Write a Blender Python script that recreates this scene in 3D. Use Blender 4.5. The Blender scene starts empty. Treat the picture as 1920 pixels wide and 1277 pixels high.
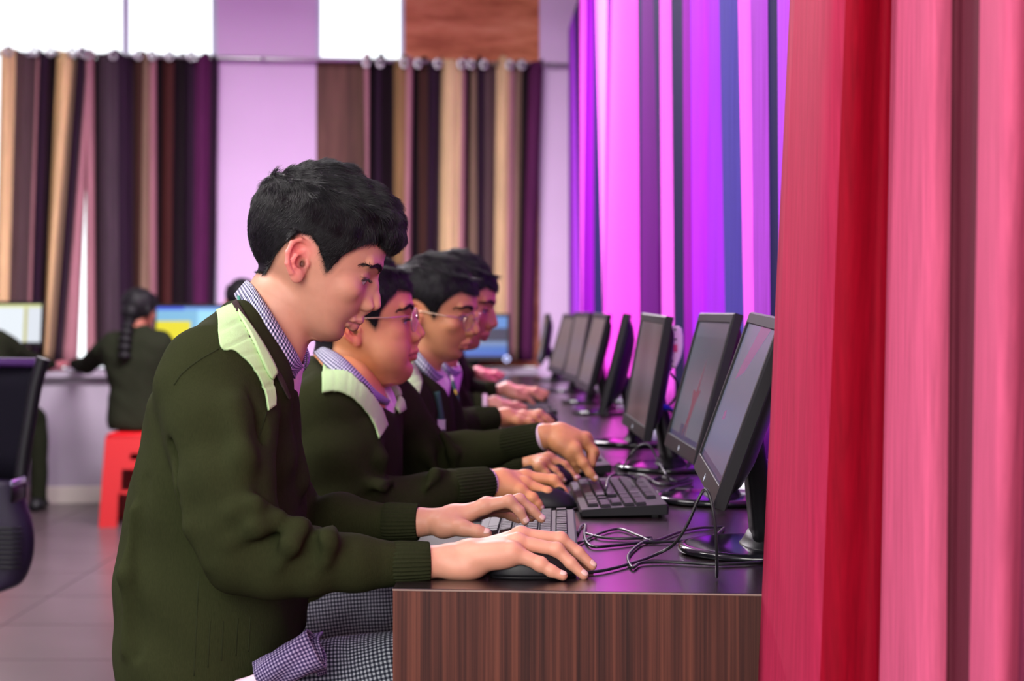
import bpy, bmesh, math, random
import numpy as np
from mathutils import Vector, Matrix
random.seed(7); rng = np.random.default_rng(7)
SC = bpy.context.scene; COL = SC.collection
F = 3200.0; VX = 950.0; VY = 590.0; HC = 1.075     # focal length in px, vanishing point, eye height
DESK = 0.75

# ------------------------------------------------------------------ camera, world, light, exposure
cam = bpy.data.cameras.new('camera'); camo = bpy.data.objects.new('camera', cam); COL.objects.link(camo)
camo.location = (0, 0, HC); camo.rotation_euler = (math.pi/2, 0, 0)
cam.sensor_width = 36; cam.lens = F/1920*36
cam.shift_x = 10/1920; cam.shift_y = -48.5/1920
cam.clip_start = 0.05; cam.clip_end = 100
cam.dof.use_dof = True; cam.dof.focus_distance = 2.2; cam.dof.aperture_fstop = 5.6
SC.camera = camo
w = bpy.data.worlds.new('overcast_sky'); SC.world = w; w.use_nodes = True
bg = w.node_tree.nodes['Background']; bg.inputs[0].default_value = (0.93, 0.97, 1.0, 1); bg.inputs[1].default_value = 2.0
def area(name, loc, target, sx, sy, power, color):
    l = bpy.data.lights.new(name, 'AREA'); l.shape = 'RECTANGLE'; l.size = sx; l.size_y = sy
    l.energy = power; l.color = color
    o = bpy.data.objects.new(name, l); COL.objects.link(o); o.location = loc
    o.rotation_euler = (Vector(target)-Vector(loc)).to_track_quat('-Z', 'Y').to_euler()
    return o
area('daylight_behind_camera', (-1.3, -2.2, 2.2), (-0.05, 2.6, 1.0), 2.4, 1.8, 150, (1.0, 0.95, 0.88))
area('added_fill_front', (-1.9, 2.4, 2.9), (-0.6, 2.8, 0.9), 1.4, 0.6, 85, (1.0, 0.96, 0.93))  # unseen overhead lamp added as neutral fill for the nearer faces
area('added_fill_back', (-1.0, 7.0, 2.95), (-1.0, 7.0, 0), 1.6, 0.6, 310, (1.0, 0.93, 0.97))  # unseen overhead lamp added to brighten the back wall and its curtains
area('side_window_daylight', (1.35, 4.4, 1.75), (0.3, 4.4, 1.45), 4.4, 2.0, 90, (1.0, 0.97, 1.0))
area('side_window_daylight_far', (1.25, 8.0, 1.75), (0.3, 8.0, 1.45), 2.6, 2.0, 74, (1.0, 0.97, 1.0))
vs = SC.view_settings; vs.view_transform = 'Standard'; vs.look = 'None'; vs.exposure = 0.0; vs.gamma = 1.0
vs.use_curve_mapping = False
SC.cycles.use_denoising = True
SC.cycles.max_bounces = 6; SC.cycles.diffuse_bounces = 3; SC.cycles.glossy_bounces = 3; SC.cycles.transmission_bounces = 4
SC.cycles.transparent_max_bounces = 6; SC.cycles.caustics_reflective = False; SC.cycles.caustics_refractive = False
SC.cycles.sample_clamp_indirect = 4.0

# ------------------------------------------------------------------ helpers
def P(px, py, d): return np.array([(px-VX)/F*d, d, HC-(py-VY)/F*d])
def lin(r, g, b):
    f = lambda c: (c/255/12.92) if c/255 <= 0.04045 else ((c/255+0.055)/1.055)**2.4
    return (f(r), f(g), f(b))
def cr(pts, n=8):
    """Catmull-Rom through pts, n samples per span"""
    p = np.array(pts, float); p = np.vstack([2*p[0]-p[1], p, 2*p[-1]-p[-2]]); out = []
    for i in range(1, len(p)-2):
        for t in np.linspace(0, 1, n, endpoint=False):
            out.append(0.5*((2*p[i])+(-p[i-1]+p[i+1])*t+(2*p[i-1]-5*p[i]+4*p[i+1]-p[i+2])*t*t+(-p[i-1]+3*p[i]-3*p[i+1]+p[i+2])*t**3))
    out.append(p[-2]); return np.array(out)
def ctab(xs, ys, q):
    """smooth table lookup"""
    xs = np.array(xs, float); ys = np.array(ys, float)
    fine = np.linspace(xs[0], xs[-1], 240); v = np.interp(fine, xs, ys)
    k = np.ones(17)/17; vp = np.concatenate([np.full(8, v[0])+(v[0]-v[8:0:-1]), v, np.full(8, v[-1])+(v[-1]-v[-2:-10:-1])])
    return np.interp(q, fine, np.convolve(vp, k, 'valid'))
def tag(o, label=None, cat=None, group=None, kind=None):
    if label: o['label'] = label
    if cat: o['category'] = cat
    if group: o['group'] = group
    if kind: o['kind'] = kind
    return o
def empty(name, loc, label=None, cat=None, group=None):
    o = bpy.data.objects.new(name, None); COL.objects.link(o); o.location = loc; o.empty_display_size = 0.05
    return tag(o, label, cat, group)
def root_of(o):
    while o.parent is not None: o = o.parent
    return o
def mesh(name, V, Fa, mat, parent=None, smooth=True, col=None, fcol=None, uv=None, mats=None, fmat=None):
    V = np.asarray(V, float)
    if parent is not None: V = V-np.array(root_of(parent).location)
    me = bpy.data.meshes.new(name)
    if isinstance(Fa, np.ndarray) and Fa.shape[1] == 4:
        n = len(Fa); me.vertices.add(len(V)); me.vertices.foreach_set('co', V.astype(np.float32).ravel())
        me.loops.add(n*4); me.loops.foreach_set('vertex_index', Fa.astype(np.int32).ravel())
        me.polygons.add(n); me.polygons.foreach_set('loop_start', np.arange(0, n*4, 4, dtype=np.int32))
        me.update(calc_edges=True)
    else:
        me.from_pydata(V.tolist(), [], [list(map(int, f)) for f in Fa]); me.update()
    if smooth: me.polygons.foreach_set('use_smooth', np.ones(len(me.polygons), bool))
    if col is not None:
        a = me.attributes.new('Col', 'FLOAT_COLOR', 'POINT'); c = np.ones((len(V), 4), np.float32); c[:, :3] = col; a.data.foreach_set('color', c.ravel())
    if fcol is not None:
        a = me.attributes.new('Col', 'FLOAT_COLOR', 'FACE'); c = np.ones((len(me.polygons), 4), np.float32); c[:, :3] = fcol; a.data.foreach_set('color', c.ravel())
    if uv is not None:
        l = me.uv_layers.new(name='UVMap'); vi = np.empty(len(me.loops), np.int32); me.loops.foreach_get('vertex_index', vi)
        l.data.foreach_set('uv', np.asarray(uv, np.float32)[vi].ravel())
    for m in (mats or [mat]): me.materials.append(m)
    if fmat is not None: me.polygons.foreach_set('material_index', np.asarray(fmat, np.int32))
    o = bpy.data.objects.new(name, me); COL.objects.link(o)
    if parent is not None: o.parent = parent
    return o
def struct(o): o['kind'] = 'structure'; return o
def box(lo, hi, bev=0.0, seg=1):
    """-> V, F of a (bevelled) box"""
    bm = bmesh.new(); bmesh.ops.create_cube(bm, size=1.0)
    lo = np.array(lo, float); hi = np.array(hi, float)
    for v in bm.verts: v.co = Vector(((lo+hi)/2+np.array(v.co)*(hi-lo)).tolist())
    if bev > 0: bmesh.ops.bevel(bm, geom=list(bm.edges), offset=bev, segments=seg, affect='EDGES', profile=0.5)
    bm.verts.index_update(); V = np.array([v.co[:] for v in bm.verts]); Fa = [[v.index for v in f.verts] for f in bm.faces]; bm.free()
    return V, Fa
def join(parts):
    Vs, Fs, n = [], [], 0
    for V, Fa in parts:
        Vs.append(np.asarray(V)); Fs += [[i+n for i in f] for f in (Fa.tolist() if isinstance(Fa, np.ndarray) else Fa)]; n += len(V)
    return np.vstack(Vs), Fs
def xf(VF, M):
    V, Fa = VF; V = np.asarray(V); M = np.array(M); return V@M[:3, :3].T+M[:3, 3], Fa
def loft(rings, caps=True, closed=True):
    """rings: list of (n,3) arrays -> V, F, UV in metres"""
    R = np.array(rings); m, n = R.shape[:2]; V = R.reshape(-1, 3); Fa = []
    nn = n if closed else n-1
    for i in range(m-1):
        for j in range(nn):
            a, b = i*n+j, i*n+(j+1) % n; Fa.append([a, b, b+n, a+n])
    if caps and closed: Fa.append(list(range(n))[::-1]); Fa.append([(m-1)*n+j for j in range(n)])
    L = np.zeros(m); L[1:] = np.cumsum(np.linalg.norm(np.diff(R.mean(1), axis=0), axis=1))
    arc = np.zeros(n); arc[1:] = np.cumsum(np.linalg.norm(np.diff(R, axis=1), axis=2).mean(0))
    return V, Fa, np.stack([np.tile(arc, m), np.repeat(L, n)], 1)
def tube(pts, r, n=8, rb=None):
    """round tube along pts; r a number or one per point"""
    p = np.array(pts, float); r = np.full(len(p), r) if np.isscalar(r) else np.array(r); T = np.gradient(p, axis=0)
    T /= np.linalg.norm(T, axis=1)[:, None]+1e-12; u = np.cross(T[0], [0.3, 0.2, 0.93]); u /= np.linalg.norm(u); rings = []
    for i in range(len(p)):
        u = u-T[i]*(u@T[i]); u /= np.linalg.norm(u); v = np.cross(T[i], u); a = np.linspace(0, 2*math.pi, n, endpoint=False)
        rings.append(p[i]+r[i]*(np.cos(a)[:, None]*u+np.sin(a)[:, None]*v*(1 if rb is None else rb)))
    V, Fa, uv = loft(rings); return V, Fa
def lathe(prof, n=24, c=(0, 0, 0)):
    a = np.linspace(0, 2*math.pi, n, endpoint=False)
    V, Fa, uv = loft([np.stack([r*np.cos(a)+c[0], r*np.sin(a)+c[1], np.full(n, z+c[2])], 1) for r, z in prof]); return V, Fa
def dup(root, loc, rz=0.0, label=None, group=None):
    r = root.copy(); COL.objects.link(r); r.location = loc; r.rotation_euler = (0, 0, rz)
    if label: r['label'] = label
    if group: r['group'] = group
    for ch in list(root.children):
        c = ch.copy(); COL.objects.link(c); c.parent = r
        for g in list(ch.children):
            d = g.copy(); COL.objects.link(d); d.parent = c
    return r

# ------------------------------------------------------------------ materials
def newmat(name):
    m = bpy.data.materials.new(name); m.use_nodes = True; nt = m.node_tree; return m, nt, nt.nodes['Principled BSDF']
def N(nt, t, **kw):
    n = nt.nodes.new(t)
    for k, v in kw.items():
        if k.startswith('i_'): n.inputs[k[2:].replace('_', ' ')].default_value = v
        else: setattr(n, k, v)
    return n
def mixc(nt, fac, a, b, mode='MIX'):
    n = nt.nodes.new('ShaderNodeMix'); n.data_type = 'RGBA'; n.blend_type = mode
    for k, v in ((0, fac), (6, a), (7, b)):
        if hasattr(v, 'is_output') or isinstance(v, bpy.types.NodeSocket): nt.links.new(v, n.inputs[k])
        else: n.inputs[k].default_value = v if k == 0 else (*v, 1)
    return n.outputs[2]
def plain(name, c, rough=0.5, metal=0.0, spec=0.5, emit=None, es=1.0, noise=0.0, nscale=40, coat=0.0, bump=0.0):
    m, nt, b = newmat(name); b.inputs['Base Color'].default_value = (*c, 1); b.inputs['Roughness'].default_value = rough
    b.inputs['Metallic'].default_value = metal; b.inputs['Specular IOR Level'].default_value = spec; b.inputs['Coat Weight'].default_value = coat
    if emit: b.inputs['Emission Color'].default_value = (*emit, 1); b.inputs['Emission Strength'].default_value = es
    if noise or bump:
        tc = N(nt, 'ShaderNodeTexCoord'); nz = N(nt, 'ShaderNodeTexNoise', i_Scale=nscale, i_Detail=4.0); nt.links.new(tc.outputs['Object'], nz.inputs['Vector'])
        if noise:
            nt.links.new(mixc(nt, nz.outputs['Fac'], tuple(x*(1-noise) for x in c), tuple(min(1, x*(1+noise)) for x in c)), b.inputs['Base Color'])
        if bump:
            bp = N(nt, 'ShaderNodeBump', i_Strength=bump, i_Distance=0.002); nt.links.new(nz.outputs['Fac'], bp.inputs['Height']); nt.links.new(bp.outputs[0], b.inputs['Normal'])
    return m
def curtain_mat(name, trans, scale=(90, 90, 2.5), rough=0.75):
    """woven cloth: colour per stripe from the face attribute, light comes partly through it"""
    m, nt, b = newmat(name); at = N(nt, 'ShaderNodeAttribute', attribute_name='Col'); tc = N(nt, 'ShaderNodeTexCoord')
    mp = N(nt, 'ShaderNodeMapping'); mp.inputs['Scale'].default_value = scale; nt.links.new(tc.outputs['Object'], mp.inputs[0])
    nz = N(nt, 'ShaderNodeTexNoise', i_Scale=1.0, i_Detail=5.0, i_Roughness=0.65); nt.links.new(mp.outputs[0], nz.inputs['Vector'])
    rp = N(nt, 'ShaderNodeValToRGB'); rp.color_ramp.elements[0].position = 0.3; rp.color_ramp.elements[0].color = (0.72, 0.72, 0.72, 1)
    rp.color_ramp.elements[1].position = 0.7; rp.color_ramp.elements[1].color = (1.12, 1.12, 1.12, 1); nt.links.new(nz.outputs['Fac'], rp.inputs[0])
    c = mixc(nt, 1.0, at.outputs['Color'], rp.outputs[0], 'MULTIPLY')
    nt.links.new(c, b.inputs['Base Color']); b.inputs['Roughness'].default_value = rough; b.inputs['Specular IOR Level'].default_value = 0.12
    bp = N(nt, 'ShaderNodeBump', i_Strength=0.25, i_Distance=0.002); nt.links.new(nz.outputs['Fac'], bp.inputs['Height']); nt.links.new(bp.outputs[0], b.inputs['Normal'])
    if trans > 0:
        tr = N(nt, 'ShaderNodeBsdfTranslucent'); nt.links.new(c, tr.inputs[0]); mx = N(nt, 'ShaderNodeMixShader'); mx.inputs[0].default_value = trans
        nt.links.new(b.outputs[0], mx.inputs[1]); nt.links.new(tr.outputs[0], mx.inputs[2]); nt.links.new(mx.outputs[0], nt.nodes['Material Output'].inputs[0])
    return m
def laminate(name, c1, c2, c3, axis, rough, coat=0.0, scale=55):
    """striped wood-grain laminate, grain along `axis`"""
    m, nt, b = newmat(name); tc = N(nt, 'ShaderNodeTexCoord'); mp = N(nt, 'ShaderNodeMapping'); s = [scale]*3; s[axis] = 0.6
    mp.inputs['Scale'].default_value = s; nt.links.new(tc.outputs['Object'], mp.inputs[0])
    nz = N(nt, 'ShaderNodeTexNoise', i_Scale=1.0, i_Detail=6.0, i_Roughness=0.7); nt.links.new(mp.outputs[0], nz.inputs['Vector'])
    rp = N(nt, 'ShaderNodeValToRGB'); e = rp.color_ramp.elements; e[0].position = 0.36; e[0].color = (*c1, 1); e[1].position = 0.64; e[1].color = (*c3, 1)
    k = e.new(0.5); k.color = (*c2, 1); nt.links.new(nz.outputs['Fac'], rp.inputs[0]); nt.links.new(rp.outputs[0], b.inputs['Base Color'])
    b.inputs['Roughness'].default_value = rough; b.inputs['Specular IOR Level'].default_value = 0.5 if coat else 0.18; b.inputs['Coat Weight'].default_value = coat; b.inputs['Coat Roughness'].default_value = 0.25
    return m
def wall_mat(name, c):
    return plain(name, c, rough=0.75, noise=0.05, nscale=3.0, spec=0.2)
M = {}
M['lilac'] = wall_mat('lilac_wall_paint', lin(224, 194, 230))
M['counter'] = wall_mat('pale_counter_paint', lin(166, 156, 170))
M['ceiling'] = wall_mat('white_ceiling_paint', lin(235, 230, 235))
M['floor'] = None
M['frame'] = plain('pale_window_frame', lin(205, 212, 228), 0.5)
M['steel'] = plain('brushed_steel', lin(190, 188, 192), 0.3, metal=0.9)
M['black'] = plain('black_plastic', (0.009, 0.009, 0.011), 0.42, spec=0.25)
M['blackgloss'] = plain('glossy_black_plastic', (0.008, 0.008, 0.011), 0.12)
M['darkgrey'] = plain('charcoal_plastic', (0.009, 0.0085, 0.0105), 0.42, spec=0.2)
M['cable'] = plain('black_cable_rubber', (0.012, 0.012, 0.015), 0.35)
M['greycable'] = plain('grey_cable_rubber', lin(150, 140, 135), 0.5)
M['bluecon'] = plain('blue_connector_plastic', lin(30, 40, 190), 0.4)
M['white'] = plain('white_plastic', lin(232, 225, 232), 0.4)
M['red'] = plain('red_stool_plastic', lin(176, 10, 18), 0.35)
M['key'] = plain('key_cap_plastic', (0.007, 0.0065, 0.009), 0.42, spec=0.25)
M['lens'] = None
# floor: large greyish tiles
m, nt, b = newmat('glossy_floor_tile'); tc = N(nt, 'ShaderNodeTexCoord'); nz = N(nt, 'ShaderNodeTexNoise', i_Scale=3.0, i_Detail=6.0)
nt.links.new(tc.outputs['Object'], nz.inputs['Vector']); nt.links.new(mixc(nt, nz.outputs['Fac'], lin(68, 57, 60), lin(88, 74, 78)), b.inputs['Base Color']); b.inputs['Roughness'].default_value = 0.28
M['floor'] = m
M['grout'] = plain('dark_grout', lin(62, 52, 58), 0.8)
M['desktop'] = laminate('dark_purple_brown_laminate', lin(26, 18, 21), lin(33, 23, 26), lin(42, 29, 31), 1, 0.25, 0.25, 30)
M['panel'] = laminate('wenge_end_panel_laminate', lin(42, 22, 19), lin(74, 40, 32), lin(104, 60, 46), 2, 0.42, 0.0, 100)
M['edge'] = plain('worn_edge_band', lin(140, 118, 104), 0.5)
M['plywood'] = laminate('brown_plywood', lin(168, 92, 62), lin(204, 122, 86), lin(222, 146, 110), 0, 0.5, 0.0, 9)
M['plydark'] = laminate('dark_brown_plywood', lin(78, 48, 40), lin(96, 62, 52), lin(116, 78, 66), 2, 0.5, 0.0, 12)

# ------------------------------------------------------------------ the room
def slab(name, lo, hi, mat, kind=True, parent=None, bev=0.0):
    V, Fa = box(lo, hi, bev); o = mesh(name, V, Fa, mat, parent, smooth=False)
    if kind and parent is None: struct(o)
    return o
# back wall is turned a little: plane through two points
A0 = np.array([(408-VX)/F*10.30, 10.30]); B0 = np.array([(1065-VX)/F*10.66, 10.66]); WD = (B0-A0)/np.linalg.norm(B0-A0); WN = np.array([WD[1], -WD[0]])  # WN points into the room
def BW(px, py, off=0.0):
    """point on the back wall's plane moved off metres into the room, seen at px, py"""
    r = np.array([(px-VX)/F, 1.0]); p0 = A0+WN*off; d = (p0@WN)/(r@WN); return P(px, py, d)
def back_box(name, px0, py0, px1, py1, off0, off1, mat, parent=None, bev=0.0):
    """box on the back wall from pixel corner to pixel corner (front face at off1)"""
    a = BW(px0, py1, off1); c = BW(px1, py0, off1); s0 = (a[:2]-A0)@WD; s1 = (c[:2]-A0)@WD
    V, Fa = box((s0, off0, a[2]), (s1, off1, c[2]), bev)
    W = np.zeros_like(V); W[:, :2] = A0+V[:, :1]*WD+V[:, 1:2]*WN; W[:, 2] = V[:, 2]
    o = mesh(name, W, [f[::-1] for f in Fa], mat, parent, smooth=False)
    if parent is None: struct(o)
    return o
fl = slab('floor', (-5.2, -3.0, -0.05), (2.2, 12.0, 0.0), M['grout'])
tile0 = None
for ix in range(-7, 1):
    for iy in range(4, 18):
        x0, y0 = ix*0.6+0.06, iy*0.6-0.1
        if y0 > 10.0: continue
        if tile0 is None:
            V, Fa = box((0.003, 0.003, -0.002), (0.597, 0.597, 0.003)); tile0 = mesh('tile', V, Fa, M['floor'], fl, smooth=False); o = tile0
        else:
            o = tile0.copy(); COL.objects.link(o); o.parent = fl
        o.location = (x0, y0, 0)
q0 = A0+WD*(-3.6)-WN*0.10; q1 = A0+WD*2.6-WN*0.10
V = [(-5.2, -3.0, z) for z in (3.15, 3.25)]+[(0.8, -3.0, z) for z in (3.15, 3.25)]+[(q1[0], q1[1], z) for z in (3.15, 3.25)]+[(q0[0], q0[1], z) for z in (3.15, 3.25)]
struct(mesh('ceiling', V, [[0, 6, 4, 2], [1, 3, 5, 7], [0, 2, 3, 1], [2, 4, 5, 3], [4, 6, 7, 5], [6, 0, 1, 7]], M['ceiling'], smooth=False))
slab('wall_left', (-5.2, -3.0, 0), (-5.1, 12.0, 3.15), M['lilac'])
# right wall with long window openings behind the purple curtains
slab('wall_right', (0.66, 9.3, 0), (0.80, 11.2, 3.15), M['lilac'])
for i, (y0, y1) in enumerate(((-3.0, 2.25), (5.95, 6.35))):
    slab('trim_%d' % (i+1), (0.66, y0, 0.85), (0.80, y1, 2.75), M['lilac'])
slab('wall_right_lower', (0.66, -3.0, 0), (0.80, 9.3, 0.85), M['lilac'])
slab('wall_right_upper', (0.66, -3.0, 2.75), (0.80, 9.3, 3.15), M['lilac'])
for i, (y0, y1) in enumerate(((2.25, 5.95), (6.35, 9.3))):
    wv = []
    for k in range(4):
        yy = y0+(y1-y0)*k/3; wv.append(box((0.70, yy-0.025, 0.85), (0.75, yy+0.025, 2.75)))
    wv.append(box((0.70, y0, 0.85), (0.75, y1, 0.90))); wv.append(box((0.70, y0, 2.70), (0.75, y1, 2.75)))
    V, Fa = join(wv); struct(mesh('window_%d' % (i+3), V, Fa, M['frame'], smooth=False))
# back wall: pillars, sills and lintels round three openings
back_box('wall_back', 407, -95, 593, 1015, -0.14, 0.0, M['lilac'])
back_box('wall_back_end', 1012, -95, 1140, 1015, -0.14, 0.0, M['lilac'])
back_box('wall_back_start', -900, -95, -420, 1015, -0.14, 0.0, M['lilac'])
back_box('wall_back_lower', -420, 690, 407, 1015, -0.14, 0.0, M['lilac'])
back_box('wall_back_sill', 593, 690, 1012, 1015, -0.14, 0.0, M['lilac'])
back_box('wall_back_upper', -900, -230, 1140, -178, -0.14, 0.001, M['lilac'])
w1 = back_box('window_1', 229, -20, 242, 690, -0.10, -0.03, M['frame'])
back_box('window_frame', -420, -110, 407, -100, -0.10, -0.03, M['frame'], w1); back_box('window_frame', 397, -20, 407, 690, -0.10, -0.03, M['frame'], w1)
back_box('window_frame', -420, 680, 407, 690, -0.10, -0.03, M['frame'], w1); back_box('window_frame', -110, -20, -97, 690, -0.10, -0.03, M['frame'], w1)
w2 = back_box('window_2', 593, -20, 601, 690, -0.10, -0.03, M['frame'])
back_box('window_frame', 752, -20, 762, 690, -0.10, -0.03, M['frame'], w2); back_box('window_frame', 593, 111, 760, 120, -0.10, -0.03, M['frame'], w2)
tag(back_box('plywood_board', 759, -19, 1011, 689, -0.10, -0.02, M['plywood']), 'reddish brown plywood board closing the window above the striped curtain', 'board', kind='thing')
tag(back_box('window_board', 593, 120, 756, 690, -0.09, -0.02, M['plydark']), 'dark brown board filling the narrow window under the bright pane', 'board', kind='thing')
# counter along the back wall
def wallbox(name, px0, px1, z0, z1, off0, off1, mat, parent=None):
    a = BW(px0, VY, off1); c = BW(px1, VY, off1); s0 = (a[:2]-A0)@WD; s1 = (c[:2]-A0)@WD
    V, Fa = box((s0, off0, z0), (s1, off1, z1), 0.004); W = np.zeros_like(V); W[:, :2] = A0+V[:, :1]*WD+V[:, 1:2]*WN; W[:, 2] = V[:, 2]
    return mesh(name, W, [f[::-1] for f in Fa], mat, parent, smooth=False)
ct = wallbox('back_counter', -700, 1010, 0.0, 0.715, 0.003, 0.46, M['counter'])
tag(ct, 'long pale painted counter along the back wall carrying three monitors', 'counter')
wallbox('worktop', -700, 1010, 0.716, 0.75, 0.003, 0.52, M['counter'], ct)
wallbox('skirting', -700, 1010, 0.0, 0.10, 0.46, 0.475, plain('cream_skirting', lin(205, 196, 186), 0.5), ct)

# ------------------------------------------------------------------ curtains
def curtain(name, cols, zlo, ztop, dfun, mat, nz=26, nsub=7, y0=0.0, y1=1277.0, thick=0.002, wav=0.0, curl=0.0):
    """cols: (x at y0, x at y1, depth offset, colour of the strip to the right, bulge); last entry closes the cloth"""
    n = (len(cols)-1)*nsub+1; zs = np.linspace(ztop, zlo, nz); V = np.zeros((nz, n, 3)); fc = []
    for j in range(n):
        i = min(j//nsub, len(cols)-2); t = j/nsub-i; s = t*t*(3-2*t); a, b = cols[i], cols[i+1]
        bul = a[4]*math.sin(math.pi*min(1, max(0, t)))
        for k in range(nz):
            xt = a[0]+(b[0]-a[0])*t; xb = a[1]+(b[1]-a[1])*t; z = zs[k]
            if wav: z = zs[k]+(wav*math.sin(j*0.55)+0.5*wav*math.sin(j*1.31+1))*max(0, 1-k/5)
            d = dfun(xt)
            for _ in range(2):
                py = VY+(HC-z)*F/d; tt = (py-y0)/(y1-y0); x = xt+(xb-xt)*tt+curl*6*math.sin(2.2*tt+i*1.7)
                d = dfun(x)+(a[2]+(b[2]-a[2])*s)-bul
            V[k, j] = ((x-VX)/F*d, d, z)
    Fa, fcol = [], []
    for k in range(nz-1):
        for j in range(n-1):
            Fa.append([k*n+j, k*n+j+1, (k+1)*n+j+1, (k+1)*n+j]); fcol.append(cols[min(j//nsub, len(cols)-2)][3])
    o = mesh(name, V.reshape(-1, 3), np.array(Fa), mat, fcol=np.array(fcol))
    md = o.modifiers.new('cloth thickness', 'SOLIDIFY'); md.thickness = thick
    return o
MC_front = curtain_mat('red_pink_curtain_cloth', 0.12, (150, 150, 6)); MC_side = curtain_mat('purple_curtain_cloth', 0.55, (160, 160, 3)); MC_back = curtain_mat('brown_striped_curtain_cloth', 0.30, (70, 70, 3))
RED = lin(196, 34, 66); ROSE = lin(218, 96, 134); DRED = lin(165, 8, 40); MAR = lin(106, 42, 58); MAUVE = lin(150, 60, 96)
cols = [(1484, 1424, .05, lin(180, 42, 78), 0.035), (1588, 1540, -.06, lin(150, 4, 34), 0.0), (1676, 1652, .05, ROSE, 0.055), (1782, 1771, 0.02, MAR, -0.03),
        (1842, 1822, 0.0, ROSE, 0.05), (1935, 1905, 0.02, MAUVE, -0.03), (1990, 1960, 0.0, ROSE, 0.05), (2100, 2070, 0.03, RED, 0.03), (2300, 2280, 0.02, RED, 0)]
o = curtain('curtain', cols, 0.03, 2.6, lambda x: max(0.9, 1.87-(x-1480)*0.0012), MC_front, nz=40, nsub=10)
tag(o, 'red and rose striped curtain hanging closest, beside the desk end', 'curtain')
def dside(x): return 0.52/((max(x, 1040)-VX)/F+0.0165)
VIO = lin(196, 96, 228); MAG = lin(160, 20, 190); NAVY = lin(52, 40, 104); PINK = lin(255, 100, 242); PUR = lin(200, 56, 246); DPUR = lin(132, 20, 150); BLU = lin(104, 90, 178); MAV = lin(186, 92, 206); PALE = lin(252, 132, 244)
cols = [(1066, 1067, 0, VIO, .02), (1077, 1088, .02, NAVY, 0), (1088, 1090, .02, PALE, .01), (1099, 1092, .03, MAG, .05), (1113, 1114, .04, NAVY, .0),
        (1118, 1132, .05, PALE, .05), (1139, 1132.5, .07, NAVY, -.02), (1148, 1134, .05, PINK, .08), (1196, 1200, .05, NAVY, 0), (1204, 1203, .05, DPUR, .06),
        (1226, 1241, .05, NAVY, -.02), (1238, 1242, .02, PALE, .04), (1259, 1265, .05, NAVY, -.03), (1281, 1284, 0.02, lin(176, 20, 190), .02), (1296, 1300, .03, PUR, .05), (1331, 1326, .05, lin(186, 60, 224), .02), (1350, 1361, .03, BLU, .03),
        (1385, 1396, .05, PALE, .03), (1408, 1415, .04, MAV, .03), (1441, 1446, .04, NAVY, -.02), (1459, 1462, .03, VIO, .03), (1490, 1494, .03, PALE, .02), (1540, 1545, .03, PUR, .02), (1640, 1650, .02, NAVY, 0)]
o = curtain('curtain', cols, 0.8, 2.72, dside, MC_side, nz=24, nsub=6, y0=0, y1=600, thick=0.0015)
tag(o, 'glowing pink, purple and navy striped curtain behind the monitor row', 'curtain')
MI = lambda px: None
def dback(off):
    def f(x): return BW(x, 500, off)[1]
    return f
TAN = lin(255, 224, 172); GRY = lin(104, 82, 84); DPL = lin(58, 38, 58); BRN = lin(84, 56, 48); PNK = lin(206, 150, 158); BLK = lin(40, 30, 36); WIN = lin(104, 44, 92); TAUPE = lin(160, 132, 112); DGR = lin(88, 72, 82)
colsA = [(2, -12, 0, TAN, .05), (28, 14, .02, GRY, .04), (70, 50, .03, PNK, 0), (76, 54, .02, DPL, .05), (92, 70, 0, BLK, -.03), (106, 82, .05, TAN, .06), (138, 88, .03, TAUPE, 0),
         (146, 98, .05, DPL, .05), (158, 108, .02, DGR, .0), (164, 118, .0, PNK, .03), (172, 146, .02, PNK, .0)]
colsB = [(160, 160, .0, PNK, .03), (174, 180, .02, BLK, -.02), (182, 184, .04, DGR, .06), (222, 222, .0, DPL, .03), (250, 248, .04, BRN, .05), (268, 262, .0, TAUPE, .03), (282, 282, .02, PNK, .05), (294, 292, .04, BLK, -.03),
         (305, 300, .05, lin(88, 48, 46), .03), (326, 322, .02, BLK, -.02), (350, 346, .05, DPL, .04), (366, 360, .02, WIN, .05), (394, 388, .03, DPL, .03), (408, 402, .03, DPL, 0)]
colsC = [(682, 688, .02, PNK, .02), (690, 690, .0, BLK, 0), (704, 702, .04, DPL, .05), (716, 714, .0, BLK, 0), (738, 736, .05, lin(176, 140, 96), .05), (760, 758, .02, PNK, .05), (776, 770, .05, BLK, -.04), (786, 784, .05, BRN, 0), (802, 798, .06, DPL, .05),
         (822, 812, .04, DGR, -.02), (830, 822, .05, TAN, .06), (866, 852, .02, PNK, .05), (874, 872, .05, BLK, -.03), (884, 880, .05, TAUPE, .02), (896, 894, .05, DPL, .04), (908, 904, .03, GRY, .02), (930, 926, .05, TAN, .05), (956, 948, .02, PNK, .05), (968, 962, .04, TAUPE, .02),
         (978, 970, .05, BLK, -.02), (992, 978, .03, WIN, .05), (1018, 1000, .03, WIN, 0)]
lab = ['striped brown and tan curtain swept aside behind the left monitor', 'dark brown and plum striped curtain behind the girl on the red stool', 'tan, plum and brown striped curtain before the plywood board']
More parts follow.
